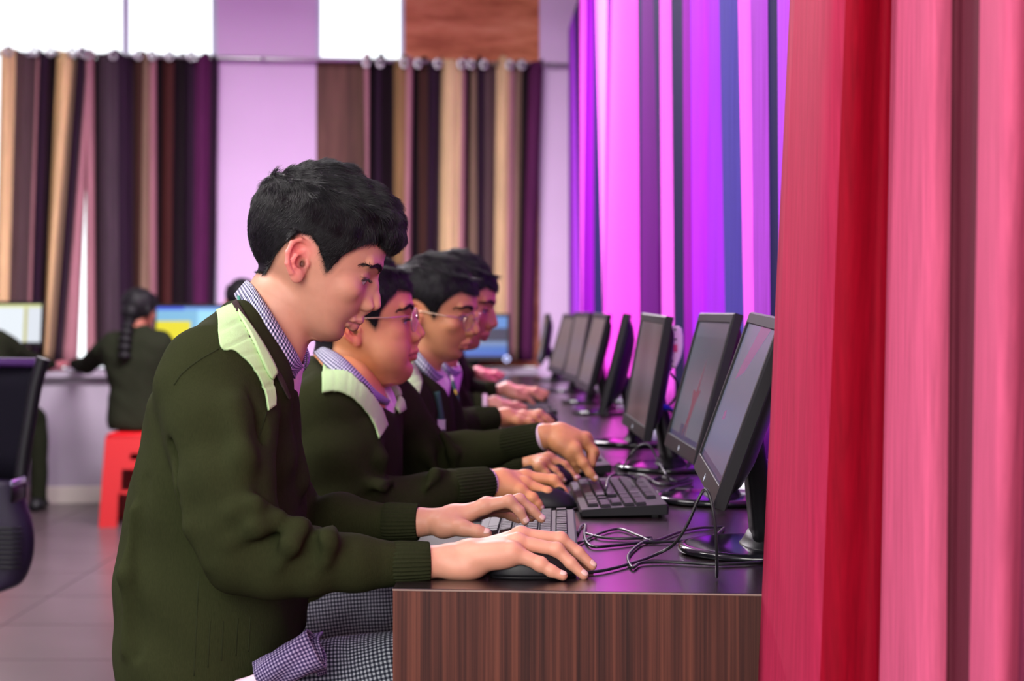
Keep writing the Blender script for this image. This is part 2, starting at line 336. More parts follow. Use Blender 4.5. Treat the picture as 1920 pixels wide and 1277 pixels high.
for cols, lb, zt in ((colsA, lab[0], 96), (colsB, lab[1], 100), (colsC, lab[2], 106)):
    ztop = BW(cols[0][0], zt, 0.13)[2]
    o = curtain('curtain', cols, 0.79, ztop, dback(0.13), MC_back, nz=22, nsub=5, y0=100, y1=690, wav=0.02, curl=0.25)
    tag(o, lb, 'curtain')
    for i in range(1, len(cols)-1, 2):
        c = BW((cols[i][0]+cols[i][0])/2, zt+11+(cols[i][0]-300)*0.016, 0.05)
        a = np.linspace(0, 2*math.pi, 13); pts = np.stack([c[0]+0.020*np.cos(a), c[1]-0.05*0+0*a-0.03, c[2]+0.026*np.sin(a)], 1)
        V, Fa = tube(pts-np.array([0, 0.10, 0]), 0.008, 6); mesh('eyelet', V, Fa, M['steel'], o)
V, Fa = tube([BW(-60, 99, 0.10), BW(1064, 122, 0.10)], 0.013, 10)
rod = tag(mesh('curtain_rod', V, Fa, M['steel']), 'long steel curtain rod across the back wall', 'rod')
for px in (493, 1040):
    V, Fa = tube([BW(px, 100+px*0.02, 0.0), BW(px, 100+px*0.02, 0.115)], 0.012, 8); mesh('rod_bracket', V, Fa, M['steel'], rod)
# ------------------------------------------------------------------ desk row
def desk(y0, y1, lab, skew=0.0, first=False):
    r = empty('computer_desk', (0.18, (y0+y1)/2, 0), lab, 'desk', 'row of computer desks')
    x0, x1 = -0.135, 0.50
    def sk(VF):
        V, Fa = VF; V = V.copy()
        for v in V:
            if v[1] < y0+0.06: v[1] -= skew*(v[0]-x0)
        return V, Fa
    V, Fa = sk(box((x0, y0+0.0008, 0.7255), (x1, y1, DESK), 0.0008)); mesh('desktop', V, Fa, M['desktop'], r, smooth=False)
    V, Fa = sk(box((x0, y0-0.0012, 0.0), (x1, y0, 0.7476))); mesh('end_panel', V, Fa, M['panel'], r, smooth=False)
    V, Fa = sk(box((x0-0.0005, y0-0.0016, 0.7478), (x1, y0+0.0006, 0.7494))); mesh('edge_band', V, Fa, M['edge'], r, smooth=False)
    V, Fa = box((x1-0.07, y0+0.03, 0.12), (x1-0.05, y1-0.03, 0.724)); mesh('modesty_panel', V, Fa, M['panel'], r, smooth=False)
    V, Fa = box((x0+0.02, y1-0.03, 0.0), (x1, y1-0.005, 0.724)); mesh('end_panel', V, Fa, M['panel'], r, smooth=False)
    return r
desk(2.025, 3.88, 'nearest dark wenge laminate desk with the worn end panel', 0.09, True)
desk(3.886, 5.72, 'second dark laminate desk, joined behind the nearest one')
desk(5.726, 7.50, 'third dark laminate desk in the row, far down the room')
desk(7.506, 9.10, 'last dark laminate desk, ending near the back counter')

# ------------------------------------------------------------------ monitors
def screen_mat(name, es, base=(0.01, 0.01, 0.013), rough=0.22):
    m, nt, b = newmat(name); at = N(nt, 'ShaderNodeAttribute', attribute_name='Col')
    b.inputs['Base Color'].default_value = (*base, 1); b.inputs['Roughness'].default_value = rough
    nt.links.new(at.outputs['Color'], b.inputs['Emission Color']); b.inputs['Emission Strength'].default_value = es
    return m
MS = screen_mat('lit_screen', 1.0); MSB = screen_mat('bright_screen', 1.0)
def monitor(bn, bf, tf, label, group, screen, smat, base_off=0.09, basec=None, emblem=False, nu=20, nv=24, deskz=DESK):
    bn, bf, tf = map(np.array, (bn, bf, tf)); e = bf-bn; wd = np.linalg.norm(e); e /= wd
    up = tf-bf; up = up-e*(up@e); h = np.linalg.norm(up); up /= h; n = np.cross(up, e)
    back = -n.copy(); back[2] = 0; back /= np.linalg.norm(back)
    bc = (bn+bf)/2+back*base_off if basec is None else np.array(basec)
    r = empty('monitor', (bc[0], bc[1], deskz), label, 'monitor', group)
    L = lambda y, z, x: bn+e*y+up*z-n*x
    T = 0.017; bw, bt, bb = 0.016, 0.017, 0.026; rec = 0.004
    # casing: outer rim, bezel face, recess, side walls, back
    def ring(y0, z0, y1, z1, x): return np.array([L(y0, z0, x), L(y1, z0, x), L(y1, z1, x), L(y0, z1, x)])
    c = 0.003
    R = [ring(bw, bb, wd-bw, h-bt, rec), ring(bw, bb, wd-bw, h-bt, 0.0005), ring(bw-0.001, bb-0.001, wd-bw+0.001, h-bt+0.001, 0.0), ring(c, c, wd-c, h-c, 0.0), ring(0, 0, wd, h, c),
         ring(0, 0, wd, h, T-0.002), ring(0.002, 0.002, wd-0.002, h-0.002, T)]
    V, Fa, uv = loft(R, caps=True); mesh('casing', V, Fa, M['darkgrey'], r, smooth=False)
    ys = np.linspace(bw+0.0005, wd-bw-0.0005, nu+1); zs = np.linspace(bb+0.0005, h-bt-0.0005, nv+1)
    V = np.array([L(y, z, rec-0.0008) for z in zs for y in ys]); Fa, fc = [], []
    for i in range(nv):
        for j in range(nu):
            a = i*(nu+1)+j; Fa.append([a, a+nu+1, a+nu+2, a+1]); fc.append(screen(1-(j+0.5)/nu, (i+0.5)/nv))
    mesh('screen', V, np.array(Fa), smat, r, smooth=False, fcol=np.array(fc))
    def rr(y0, z0, y1, z1, x, k=0.02, m=5):
        pts = []
        for (cy, cz, a0) in ((y1-k, z1-k, 0), (y0+k, z1-k, 90), (y0+k, z0+k, 180), (y1-k, z0+k, 270)):
            for a in np.linspace(a0, a0+90, m): pts.append(L(cy+k*math.cos(math.radians(a)), cz+k*math.sin(math.radians(a)), x))
        return np.array(pts)
    R = [rr(0.012, 0.012, wd-0.012, h-0.012, T-0.001), rr(0.03, 0.03, wd-0.03, h-0.03, T+0.012), rr(0.09, 0.05, wd-0.09, h-0.06, T+0.024), rr(0.14, 0.08, wd-0.14, h-0.1, T+0.028)]
    V, Fa, uv = loft(R); mesh('back_shell', V, [f[::-1] for f in Fa], M['black'], r)
    # neck: a broad flat column leaning from the base up to the back of the panel
    top = L(wd/2, 0.09, T+0.020); bot = bc.copy(); bot[2] = deskz+0.012
    R = []
    for t in np.linspace(0, 1, 7):
        p = bot*(1-t)+top*t; hw = 0.045-0.008*t; ht = 0.018-0.004*t; ring_ = []
        for a in np.linspace(0, 2*math.pi, 16, endpoint=False):
            ca, sa = math.cos(a), math.sin(a); ring_.append(p+e*hw*np.sign(ca)*abs(ca)**0.4+back*ht*np.sign(sa)*abs(sa)**0.6)
        R.append(np.array(ring_))
    V, Fa, uv = loft(R); nk = mesh('neck', V, Fa, M['black'], r)
    R = []
    for s, z in ((1.5, 0.0095), (1.25, 0.014), (1.05, 0.022), (0.9, 0.03)):
        R.append(np.array([bc*[1, 1, 0]+[0, 0, deskz+z]+e*0.048*s*math.cos(a)+back*0.026*s*math.sin(a) for a in np.linspace(0, 2*math.pi, 20, endpoint=False)]))
    V, Fa, uv = loft(R); mesh('neck_collar', V, Fa, M['black'], nk)
    R = []
    for s, z in ((0.93, 0.0005), (1.0, 0.004), (1.0, 0.009), (0.97, 0.0115), (0.90, 0.0125)):
        R.append(np.array([bc*[1, 1, 0]+[0, 0, deskz+z]+e*0.105*s*math.cos(a)+back*0.118*s*math.sin(a) for a in np.linspace(0, 2*math.pi, 44, endpoint=False)]))
    V, Fa, uv = loft(R); mesh('base', V, Fa, M['blackgloss'], r)
    bx = [L(wd*0.46, 0.0, 0), ]
    V = np.array([L(wd-0.05, 0.003, -0.0006), L(wd-0.07, 0.003, -0.0006), L(wd-0.07, 0.006, -0.0006), L(wd-0.05, 0.006, -0.0006), L(wd-0.05, 0.003, 0.001), L(wd-0.07, 0.003, 0.001), L(wd-0.07, 0.006, 0.001), L(wd-0.05, 0.006, 0.001)])
    if emblem:
        cu = bpy.data.curves.new('emblem', 'FONT'); cu.body = 'hp'; cu.size = 0.0115; cu.extrude = 0.0003; cu.shear = 0.25; cu.align_x = 'CENTER'
        to = bpy.data.objects.new('emblem', cu); COL.objects.link(to); dg = bpy.context.evaluated_depsgraph_get(); me = bpy.data.meshes.new_from_object(to.evaluated_get(dg)); bpy.data.objects.remove(to)
        q = np.array([v.co[:] for v in me.vertices]); fs = [list(p.vertices) for p in me.polygons]
        V = np.array([L(wd/2-x, bb*0.36+y, -0.0007-z) for x, y, z in q]); mesh('emblem', V, fs, M['frame'], r, smooth=False)
    return r, L, wd, h
def scr2(u, v):
    g = 0.75+0.3*math.sin(3*v+u*2); c = np.array(lin(86, 90, 102))*g
    if v < 0.06: c = np.array(lin(46, 52, 84))
    if 0.05 < v < 0.12 and 0.3 < u < 0.5: c = np.array(lin(58, 60, 84))
    if v > 0.86: c = c*1.25
    return c
def scr1(u, v):
    c = np.array(lin(96, 98, 122))*(0.8+0.25*v)
    if v < 0.06: c = np.array(lin(50, 52, 80))
    return c
def scr3(u, v):
    k = 0.5+0.5*math.sin(9*u+2*v); return np.array(lin(80, 70, 74))*(0.7+0.4*k)*(0.8+0.4*v)
def scr5(u, v): return np.array(lin(98, 84, 84))*(0.7+0.6*v)+np.array([0.01, 0.004, 0.0])*math.sin(5*v)
def scr8(u, v): return np.array(lin(108, 92, 84))
g = 'monitors along the desk row'
mons = []
m1 = monitor(P(1336, 951, 2.06), P(1299, 879, 2.48), P(1405, 583, 2.48), 'nearest tilted black monitor, half behind the red curtain', g, scr1, MS, basec=(0.352, 2.33, 0), emblem=True)
m2 = monitor(P(1299, 873, 2.76), P(1244, 835, 3.18), P(1311, 586, 3.18), 'black monitor with a dark red figure on its grey screen', g, scr2, MS, basec=(0.375, 2.965, 0), emblem=True)
m3 = monitor(P(1206, 827, 3.38), P(1165, 795, 3.80), P(1202, 586, 3.80), 'black monitor with a white plug adapter behind it', g, scr3, MS, basec=(0.345, 3.58, 0), emblem=True)
b4 = P(1121, 776, 4.05); f4 = b4+np.array([0.037, 0.43, 0]); t4 = P(1168, 587, 4.05)-b4
m4 = monitor(b4, f4, f4+t4, 'black monitor turned edge-on, screen facing the far end', g, scr3, MS)
m5 = monitor(P(1101, 737, 5.38), P(1077, 724, 5.80), P(1112, 586, 5.80), 'fifth black monitor from the red curtain, brownish dim screen', g, scr5, MS)
m6 = monitor(P(1080, 719, 6.08), P(1053, 710, 6.50), P(1077, 585, 6.50), 'sixth black monitor from the red curtain, overlapping its neighbours', g, scr5, MS)
m7 = monitor(P(1052, 704, 6.98), P(1025, 695, 7.40), P(1056, 588, 7.40), 'seventh black monitor from the red curtain, greyish screen', g, scr5, MS)
m8 = monitor(P(1011, 684, 8.20), P(1006, 679, 8.62), P(1021, 588, 8.62), 'farthest monitor of the desk row, a narrow sliver by the pale wall', g, scr8, MS)
# picture shown on the second monitor: a dark red dancer-like figure; on the nearest: a pink reflection painted as glowing shapes
def on_screen(mon, polys, mat, name):
    r, L, wd, h = mon; Vs, Fs = [], []
    for pl in polys:
        k = len(Vs); Vs += [L(wd*(1-u), h*v, 0.0028) for u, v in pl]; Fs.append(list(range(k, k+len(pl))))
    return mesh(name, Vs, Fs, mat, [c for c in r.children if c.name.startswith('screen')][0], smooth=False)
figm = plain('dark_red_picture', lin(20, 8, 12), 0.3, emit=lin(104, 50, 66), es=1.0)
on_screen(m2, [[(0.42, 0.46), (0.52, 0.445), (0.64, 0.47), (0.57, 0.37), (0.545, 0.27), (0.52, 0.22), (0.46, 0.23), (0.47, 0.35)], [(0.52, 0.44), (0.58, 0.70), (0.575, 0.60), (0.57, 0.45)], [(0.46, 0.25), (0.42, 0.12), (0.49, 0.22)], [(0.50, 0.25), (0.53, 0.10), (0.53, 0.25)]], figm, 'picture_or_reflection')
reflm = plain('pink_picture', lin(20, 12, 20), 0.3, emit=lin(150, 84, 138), es=0.7)  # pink reflection on the glass, painted as a faint glow
on_screen(m1, [[(0.26, 0.60), (0.46, 0.66), (0.80, 0.93), (0.50, 0.93), (0.30, 0.68)], [(0.30, 0.36), (0.38, 0.38), (0.36, 0.43), (0.30, 0.41)]], reflm, 'picture_or_reflection')
gb = 'monitors on the back counter'
def sb1(u, v):
    if v > 0.90: return np.array(lin(226, 230, 160))
    if 0.74 < u < 0.82: return np.array(lin(200, 196, 120))
    if u >= 0.82: return np.array(lin(226, 232, 240))
    return np.array(lin(236, 244, 250))
def sb2(u, v):
    if v > 0.90: return np.array(lin(60, 92, 235)) if u < 0.4 else np.array(lin(110, 160, 240))
    if u < 0.52 and v < 0.62: return np.array(lin(238, 224, 20))
    if u < 0.62: return np.array(lin(128, 190, 226))
    return np.array(lin(160, 226, 255))
def sb3(u, v):
    if v < 0.10: return np.array(lin(40, 90, 190))
    if v < 0.26: return np.array(lin(46, 104, 190))
    if v < 0.36: return np.array(lin(104, 134, 180))
    if u > 0.62+0.5*abs(v-0.5) and 0.36 < v < 0.72: return np.array(lin(34, 40, 66))
    if v < 0.56: return np.array(lin(176, 140, 96))
    if v < 0.70: return np.array(lin(150, 150, 130))
    return np.array(lin(86, 140, 210))*(0.9+0.1*v)
CZ = 0.75
monitor(P(80, 650, 9.70), P(-60, 650, 9.70), P(-60, 565, 9.74), 'black monitor with a white document, at the left on the back counter', gb, sb1, MSB, deskz=CZ)
monitor(P(426, 654, 9.84), P(286, 654, 9.84), P(286, 570, 9.88), 'monitor with a blue and yellow screen, beside the girl with the braid', gb, sb2, MSB, deskz=CZ)
m11 = monitor(P(956, 676, 9.98), P(814, 676, 9.98), P(814, 588, 10.02), 'monitor showing a blue landscape, before the tan striped curtain', gb, sb3, MSB, deskz=CZ)
a = np.linspace(0, 2*math.pi, 17); c = P(950, 673, 9.96)
V, Fa = tube(np.stack([c[0]+0.016*np.cos(a), c[1]+0*a, c[2]+0.016*np.sin(a)], 1), 0.004, 6); mesh('power_ring', V, Fa, plain('lit_power_ring', lin(200, 210, 255), 0.4, emit=lin(200, 215, 255), es=0.8), m11[0])

# ------------------------------------------------------------------ keyboards
def keyrows():
    out = []; u = 0.0189
    for r in range(6):
        y = 0.012+r*u+(0.004 if r == 5 else 0); x = 0.012
        if r == 0: ws = [1.25]*3+[6.0]+[1.25]*4+['g', 1, 1, 1, 'g', 2, 1]
        elif r == 1: ws = [2.25]+[1]*10+[2.75]+['g', 's', 1, 's', 'g', 1, 1, 1, 1]
        elif r == 2: ws = [1.75]+[1]*11+[2.25]+['g', 's', 's', 's', 'g', 1, 1, 1, 's']
        elif r == 3: ws = [1.5]+[1]*12+[1.5]+['g', 1, 1, 1, 'g', 1, 1, 1, 1]
        elif r == 4: ws = [1]*13+[2]+['g', 1, 1, 1, 'g', 1, 1, 1, 1]
        else: ws = [1, 's']+[1]*4+['h']+[1]*4+['h']+[1]*4+['g', 1, 1, 1]
        for w_ in ws:
            if w_ == 'g': x += 0.006
            elif w_ == 's': x += u
            elif w_ == 'h': x += u*0.45
            else: out.append((x, y, w_*u)); x += w_*u
    return out
KR = keyrows(); KL = 0.449; KD = 0.140
keymesh = {}
def keyboard(cx, cy, yaw, label, singly):
    """long side along the desk row; the number pad is at the near end"""
    r = empty('keyboard', (cx, cy, DESK), label, 'keyboard', 'keyboards on the desk row'); r.rotation_euler = (0, 0, yaw)
    T = lambda x, y, z: np.array([cx-KD/2+y, cy+KL/2-x, DESK+z])
    zt = lambda y: 0.014+0.062*y
    prof = [(0, 0.0035), (-0.002, 0.010), (0.001, zt(0)), (KD-0.002, zt(KD)), (KD+0.001, zt(KD)-0.003), (KD, 0.006)]
    R = []
    for x, s in ((0, 0.96), (0.003, 1), (KL-0.003, 1), (KL, 0.96)): R.append(np.array([T(x, KD/2+(y-KD/2)*s, z) for y, z in prof]))
    V, Fa, uv = loft(R); mesh('body', V, Fa, M['darkgrey'], r, smooth=False)
    for xk in (0.02, KL-0.05): V, Fa = box(T(xk, 0.115, 0.0)-[0, 0.03, 0], T(xk, 0.125, 0.011)); mesh('foot', V, Fa, M['black'], r, smooth=False)
    allk = []
    for x, y, w_ in KR:
        k = round(w_, 4)
        if k not in keymesh:
            a, bq, tp = 0.0007, w_-0.0007, 0.0022; d0, d1 = 0.0007, 0.0182; z1 = 0.0046
            V = [(d0, -a, 0), (d0, -bq, 0), (d1, -bq, 0), (d1, -a, 0), (d0+tp, -a-tp, z1), (d0+tp, -bq+tp, z1), (d1-tp*0.6, -bq+tp, z1), (d1-tp*0.6, -a-tp, z1)]
            Fq = [[4, 7, 6, 5], [0, 4, 5, 1], [1, 5, 6, 2], [2, 6, 7, 3], [3, 7, 4, 0]]
            keymesh[k] = (np.array(V), [f[::-1] for f in Fq])
        p = T(x, y, zt(y)+0.0006); V, Fq = keymesh[k]
        if singly:
            me = bpy.data.meshes.get('key_%d' % int(k*1e4))
            if me is None:
                o = mesh('key', V, Fq, M['key'], None, smooth=False); o.data.name = 'key_%d' % int(k*1e4)
            else:
                o = bpy.data.objects.new('key', me); COL.objects.link(o)
            o.parent = r; o.location = (p-np.array(r.location)).tolist()
            o.rotation_euler = (0, -0.06, 0)
        else: allk.append((V+p, Fq))
    if not singly:
        V, Fa = join(allk); tag(mesh('keys', V, Fa, M['key'], r, smooth=False), kind='stuff')
    return r
keyboard(0.028, 2.428, -0.03, 'black keyboard under the hand of the nearest boy', True)
keyboard(0.188, 2.945, 0.0, 'black keyboard seen whole, pressed by the pointing finger', True)
keyboard(0.135, 3.66, 0.03, 'third black keyboard from the desk end, partly behind the pointing hand', False)
keyboard(0.11, 4.42, 0.0, 'fourth black keyboard from the desk end, dim and blurred', False)
keyboard(0.09, 5.62, 0.0, 'fifth black keyboard from the desk end, at the blurred hands', False)
keyboard(0.08, 6.45, 0.0, 'farthest black keyboard of the row, mostly hidden', False)

# ------------------------------------------------------------------ mice
def mouse(cx, cy, yaw, label):
    r = empty('computer_mouse', (cx, cy, DESK), label, 'mouse', 'computer mice on the desk row')
    def shape(zs, hscale, z0, sc=1.0):
        R = []
        for t in zs:
            ring_ = []
            for k in range(28):
                a = 2*math.pi*k/28; ca, sa = math.cos(a), math.sin(a); s = math.sqrt(max(0.0, 1-t**2.4))*sc
                x = 0.056*s*np.sign(ca)*abs(ca)**0.85; y = 0.031*s*np.sign(sa)*abs(sa)**0.85*(1-0.10*ca)
                ring_.append((x-0.006*t, y, z0+hscale*t))
            R.append(np.array(ring_))
        return loft(R)[:2]
    c, s = math.cos(yaw), math.sin(yaw); Mx = np.array([[c, -s, 0, cx], [s, c, 0, cy], [0, 0, 1, DESK], [0, 0, 0, 1.0]])
    V, Fa = xf(shape(np.linspace(0, 0.985, 12), 0.034, 0.004), Mx); mesh('shell', V, Fa, M['black'], r)
    V, Fa = xf(shape((0, 0.02), 0.2, 0.0003, 0.95), Mx); mesh('sole', V, Fa, M['darkgrey'], r)
    a = np.linspace(0, 2*math.pi, 17); V, Fa = tube(np.stack([0.026+0.008*np.cos(a), 0*a, 0.026+0.008*np.sin(a)], 1), 0.003, 6); V, Fa = xf((V, Fa), Mx); mesh('scroll_wheel', V, Fa, M['darkgrey'], r)
    return r
mouse(0.033, 2.118, 0.0, 'black mouse under the hand nearest the desk front')
mouse(0.062, 2.862, -0.1, 'black mouse under the second boy\'s right hand')
mouse(0.075, 3.30, 0.0, 'black mouse under the hand of the boy in glasses beyond the keyboard')
mouse(0.10, 5.12, 0.0, 'black mouse by the blurred far hand')

# ------------------------------------------------------------------ cables
ZC = 0.7535
def D(px, py, z=ZC): return P(px, py, (HC-z)*F/(py-VY))
def cable(pts, label, r=0.0021, mat='cable', group='loose black cables on the desk'):
    p = cr(pts, 8); p[:, 2] = np.maximum(p[:, 2], DESK+r+0.0003); V, Fa = tube(p, r, 7)
    return tag(mesh('cable', V, Fa, M[mat]), label, 'cable', group)
cable([D(1100, 1074), D(1135, 1069), D(1175, 1059), D(1222, 1043), P(1262, 1022, 2.27), P(1288, 985, 2.2), P(1306, 944, 2.12), P(1318, 921, 2.06), P(1326, 920, 2.045), P(1334, 942, 2.04), P(1341, 985, 2.04), P(1344, 1040, 2.05), D(1344, 1082)], 'mouse cable looping up over the nearest monitor\'s lower bezel')
cable([D(1082, 1000), D(1090, 986), D(1098, 985), D(1096, 1003), D(1108, 1024), D(1150, 1023), D(1209, 1017), D(1294, 1014), D(1338, 1005), D(1358, 990)], 'cable with a small hook lying beside the first keyboard')
cable([D(1085, 1018), D(1124, 1000), D(1161, 992), D(1198, 1005), D(1226, 1014), D(1270, 999), D(1310, 990), D(1356, 988)], 'cable waving from the first keyboard towards the monitor base')
cable([D(1096, 1000), D(1130, 1008), D(1175, 1010), D(1222, 1008)], 'short straight cable end lying beside the first keyboard')
cable([D(1222, 1011), D(1200, 1020), D(1178, 1042), D(1186, 1064), D(1205, 1055), D(1265, 1054), D(1350, 1058), D(1432, 1053)], 'cable making a loop in front of the nearest monitor base')
cable([D(1072, 957), D(1100, 946), D(1128, 934), P(1136, 918, 2.85), P(1141, 897, 2.95), P(1155, 890, 2.98), P(1180, 893, 3.0), D(1210, 908), D(1235, 924), D(1262, 917), D(1300, 920)], 'thin cable crossing the second keyboard from the mouse')
cable([D(1300, 913), D(1268, 914), D(1240, 922), D(1234, 931), D(1252, 938), D(1285, 930), D(1310, 928)], 'cable coiled beside the second keyboard corner')
cable([D(1316, 934), D(1280, 933), D(1248, 929), D(1262, 915), D(1296, 908)], 'second coil of cable under the dark red figure monitor')
cable([D(1168, 879), P(1176, 862, 3.36), P(1192, 842, 3.34), P(1208, 833, 3.33), P(1220, 838, 3.32), P(1236, 868, 3.30), P(1250, 892, 3.2), D(1257, 905)], 'cable arching up beneath the monitor with the white adapter')
cable([D(1150, 876), D(1180, 866), D(1220, 876), D(1262, 880), D(1296, 884)], 'cable bundle strand lying across the third monitor base', 0.003)
cable([D(1190, 897), D(1216, 902), D(1240, 895), D(1268, 902), D(1292, 895)], 'tangled cable strand beyond the second keyboard', 0.0028)
cable([D(1178, 889), D(1210, 893), D(1236, 908), D(1276, 906), D(1298, 900)], 'another tangled strand beyond the second keyboard', 0.0024)
gb = 'cables hanging behind the monitors'
cable([P(1412, 842, 2.42), P(1422, 815, 2.46), P(1424, 770, 2.50), P(1430, 730, 2.52)], 'black cable rising behind the nearest monitor', 0.004, 'cable', gb)
cable([P(1405, 838, 2.5), P(1412, 870, 2.52), P(1420, 905, 2.55), P(1436, 930, 2.57), D(1452, 948)], 'grey cable dropping behind the nearest monitor', 0.004, 'greycable', gb)
cable([P(1394, 868, 2.42), P(1392, 886, 2.43), P(1404, 908, 2.46), P(1420, 925, 2.48), D(1440, 960)], 'thin black cable dropping beside the grey one', 0.0026, 'cable', gb)
cable([P(1396, 872, 2.45), P(1404, 890, 2.50), P(1418, 900, 2.5), P(1428, 880, 2.5), P(1432, 850, 2.5)], 'curling black cable near the purple plug', 0.0026, 'cable', gb)
cable([P(1256, 690, 3.55), P(1250, 712, 3.56), P(1246, 745, 3.58), P(1254, 790, 3.6), P(1262, 830, 3.6), D(1268, 872)], 'black cable hanging from the white adapter', 0.0026, 'cable', gb)
cable([P(1258, 700, 3.58), P(1272, 724, 3.6), P(1262, 752, 3.6), P(1240, 772, 3.6), P(1232, 800, 3.6), D(1240, 868)], 'second black cable hanging crossed below the adapter', 0.0026, 'cable', gb)
cable([P(1256, 768, 3.5), P(1268, 778, 3.52), P(1280, 800, 3.5), D(1296, 866)], 'black cable leaving the blue connector', 0.0035, 'cable', gb)
def plug(p0, p1, r0, r1, mat, label):
    t = np.array([0, 0.08, 0.1, 0.55, 0.6, 0.8, 1.0]); rr_ = np.array([0.5, 0.9, 1, 1, 0.75, 0.6, 0.35])
    pts = np.array([p0+(p1-p0)*x for x in t]); V, Fa = tube(pts, rr_*r0, 14, rb=0.6)
    return tag(mesh('connector', V, Fa, M[mat]), label, 'connector')
M['purplecon'] = plain('violet_connector_plastic', lin(62, 34, 130), 0.4)
plug(P(1388, 843, 2.36), P(1436, 866, 2.44), 0.017, 0.01, 'purplecon', 'violet video plug behind the nearest monitor')
plug(P(1234, 760, 3.46), P(1260, 768, 3.5), 0.012, 0.008, 'bluecon', 'blue video plug beside the third monitor')
# white plug adapter hanging at the back of the third monitor
r = empty('plug_adapter', P(1266, 690, 3.5).tolist(), 'white plug adapter with black cable behind the third monitor', 'adapter')
cx = [(1262, 690), (1263, 682), (1266, 668), (1267, 650), (1266.5, 630), (1266, 616), (1265, 611)]; wv = [0.005, 0.009, 0.0125, 0.0150, 0.0155, 0.0135, 0.008]
R = [np.array([P(x, y, 3.5)+np.array([q*np.sign(math.cos(a))*abs(math.cos(a))**0.6, 0.02*np.sign(math.sin(a))*abs(math.sin(a))**0.6, 0]) for a in np.linspace(0, 2*math.pi, 20, endpoint=False)]) for (x, y), q in zip(cx, wv)]
V, Fa, uv = loft(R); mesh('shell', V, Fa, M['white'], r)
for (x, y) in ((1266, 618), (1267, 636)):
    V, Fa = tube([P(x, y, 3.484), P(x, y, 3.477)], 0.0022, 8); mesh('socket_hole', V, Fa, M['black'], r)
V, Fa = box(P(1262, 660, 3.482), P(1270, 646, 3.4775)); mesh('printed_mark', V, Fa, plain('pink_print', lin(214, 70, 120), 0.5), r, smooth=False)
V, Fa = tube([P(1258, 676, 3.478), P(1256, 688, 3.50), P(1256, 693, 3.54)], 0.0045, 8); mesh('plug_tail', V, Fa, M['darkgrey'], r)

# ------------------------------------------------------------------ red stool at the back counter
def stool(x, y, z0, h, w0, w1, label, full=True):
    """moulded plastic stool, splayed legs of angle section, skirt with a hand slot"""
    r = empty('plastic_stool', (x, y, z0), label, 'stool', 'moulded plastic stools')
    q = lambda t: (w1+(w0-w1)*t)/2      # half width at height fraction t
    def rsq(hw, z, k=0.03, m=4):
        pts = []
        for sx, sy, a0 in ((1, 1, 0), (-1, 1, 90), (-1, -1, 180), (1, -1, 270)):
            for a in np.linspace(a0, a0+90, m): pts.append((x+sx*(hw-k)+k*math.cos(math.radians(a)), y+sy*(hw-k)+k*math.sin(math.radians(a)), z0+z))
        return np.array(pts)
    V, Fa, uv = loft([rsq(q(1)-0.004, h*0.955), rsq(q(1), h*0.965), rsq(q(1), h*0.985), rsq(q(1)-0.012, h)]); st = mesh('seat', V, Fa, M['red'], r)
    T = 0.006
    for s in range(4):
        a = s*math.pi/2; c, sn = math.cos(a), math.sin(a)
        def W(u, t, dep):   # u across the side, t height fraction
            hw = q(t)-dep; px, py = u, -hw; return (x+px*c-py*sn, y+px*sn+py*c, z0+h*t)
        def plate(quads, name):
            Vs, Fs = [], []
            for (u0, t0, u1, t1) in quads:
                k = len(Vs)
                for dep in (0, T):
                    Vs += [W(u0*q(t0), t0, dep), W(u1*q(t0), t0, dep), W(u1*q(t1), t1, dep), W(u0*q(t1), t1, dep)]
                Fs += [[k, k+1, k+2, k+3], [k+7, k+6, k+5, k+4], [k, k+4, k+5, k+1], [k+1, k+5, k+6, k+2], [k+2, k+6, k+7, k+3], [k+3, k+7, k+4, k]]
            return mesh(name, Vs, Fs, M['red'], r, smooth=False)
        plate([(-0.97, 0.86, 0.97, 0.96), (-0.97, 0.72, -0.22, 0.86), (0.22, 0.72, 0.97, 0.86), (-0.97, 0.62, 0.97, 0.72), (-0.22, 0.79, 0.22, 0.86)], 'skirt')
        plate([(-0.99, 0.0, -0.52, 0.36), (-0.99, 0.36, -0.45, 0.62)], 'leg')
        plate([(0.52, 0.0, 0.99, 0.36), (0.45, 0.36, 0.99, 0.62), (-0.5, 0.36, 0.5, 0.40)], 'leg')
    return r
stool(-1.862, 8.78, 0.0, 0.475, 0.33, 0.385, 'red plastic stool under the girl with the braid')

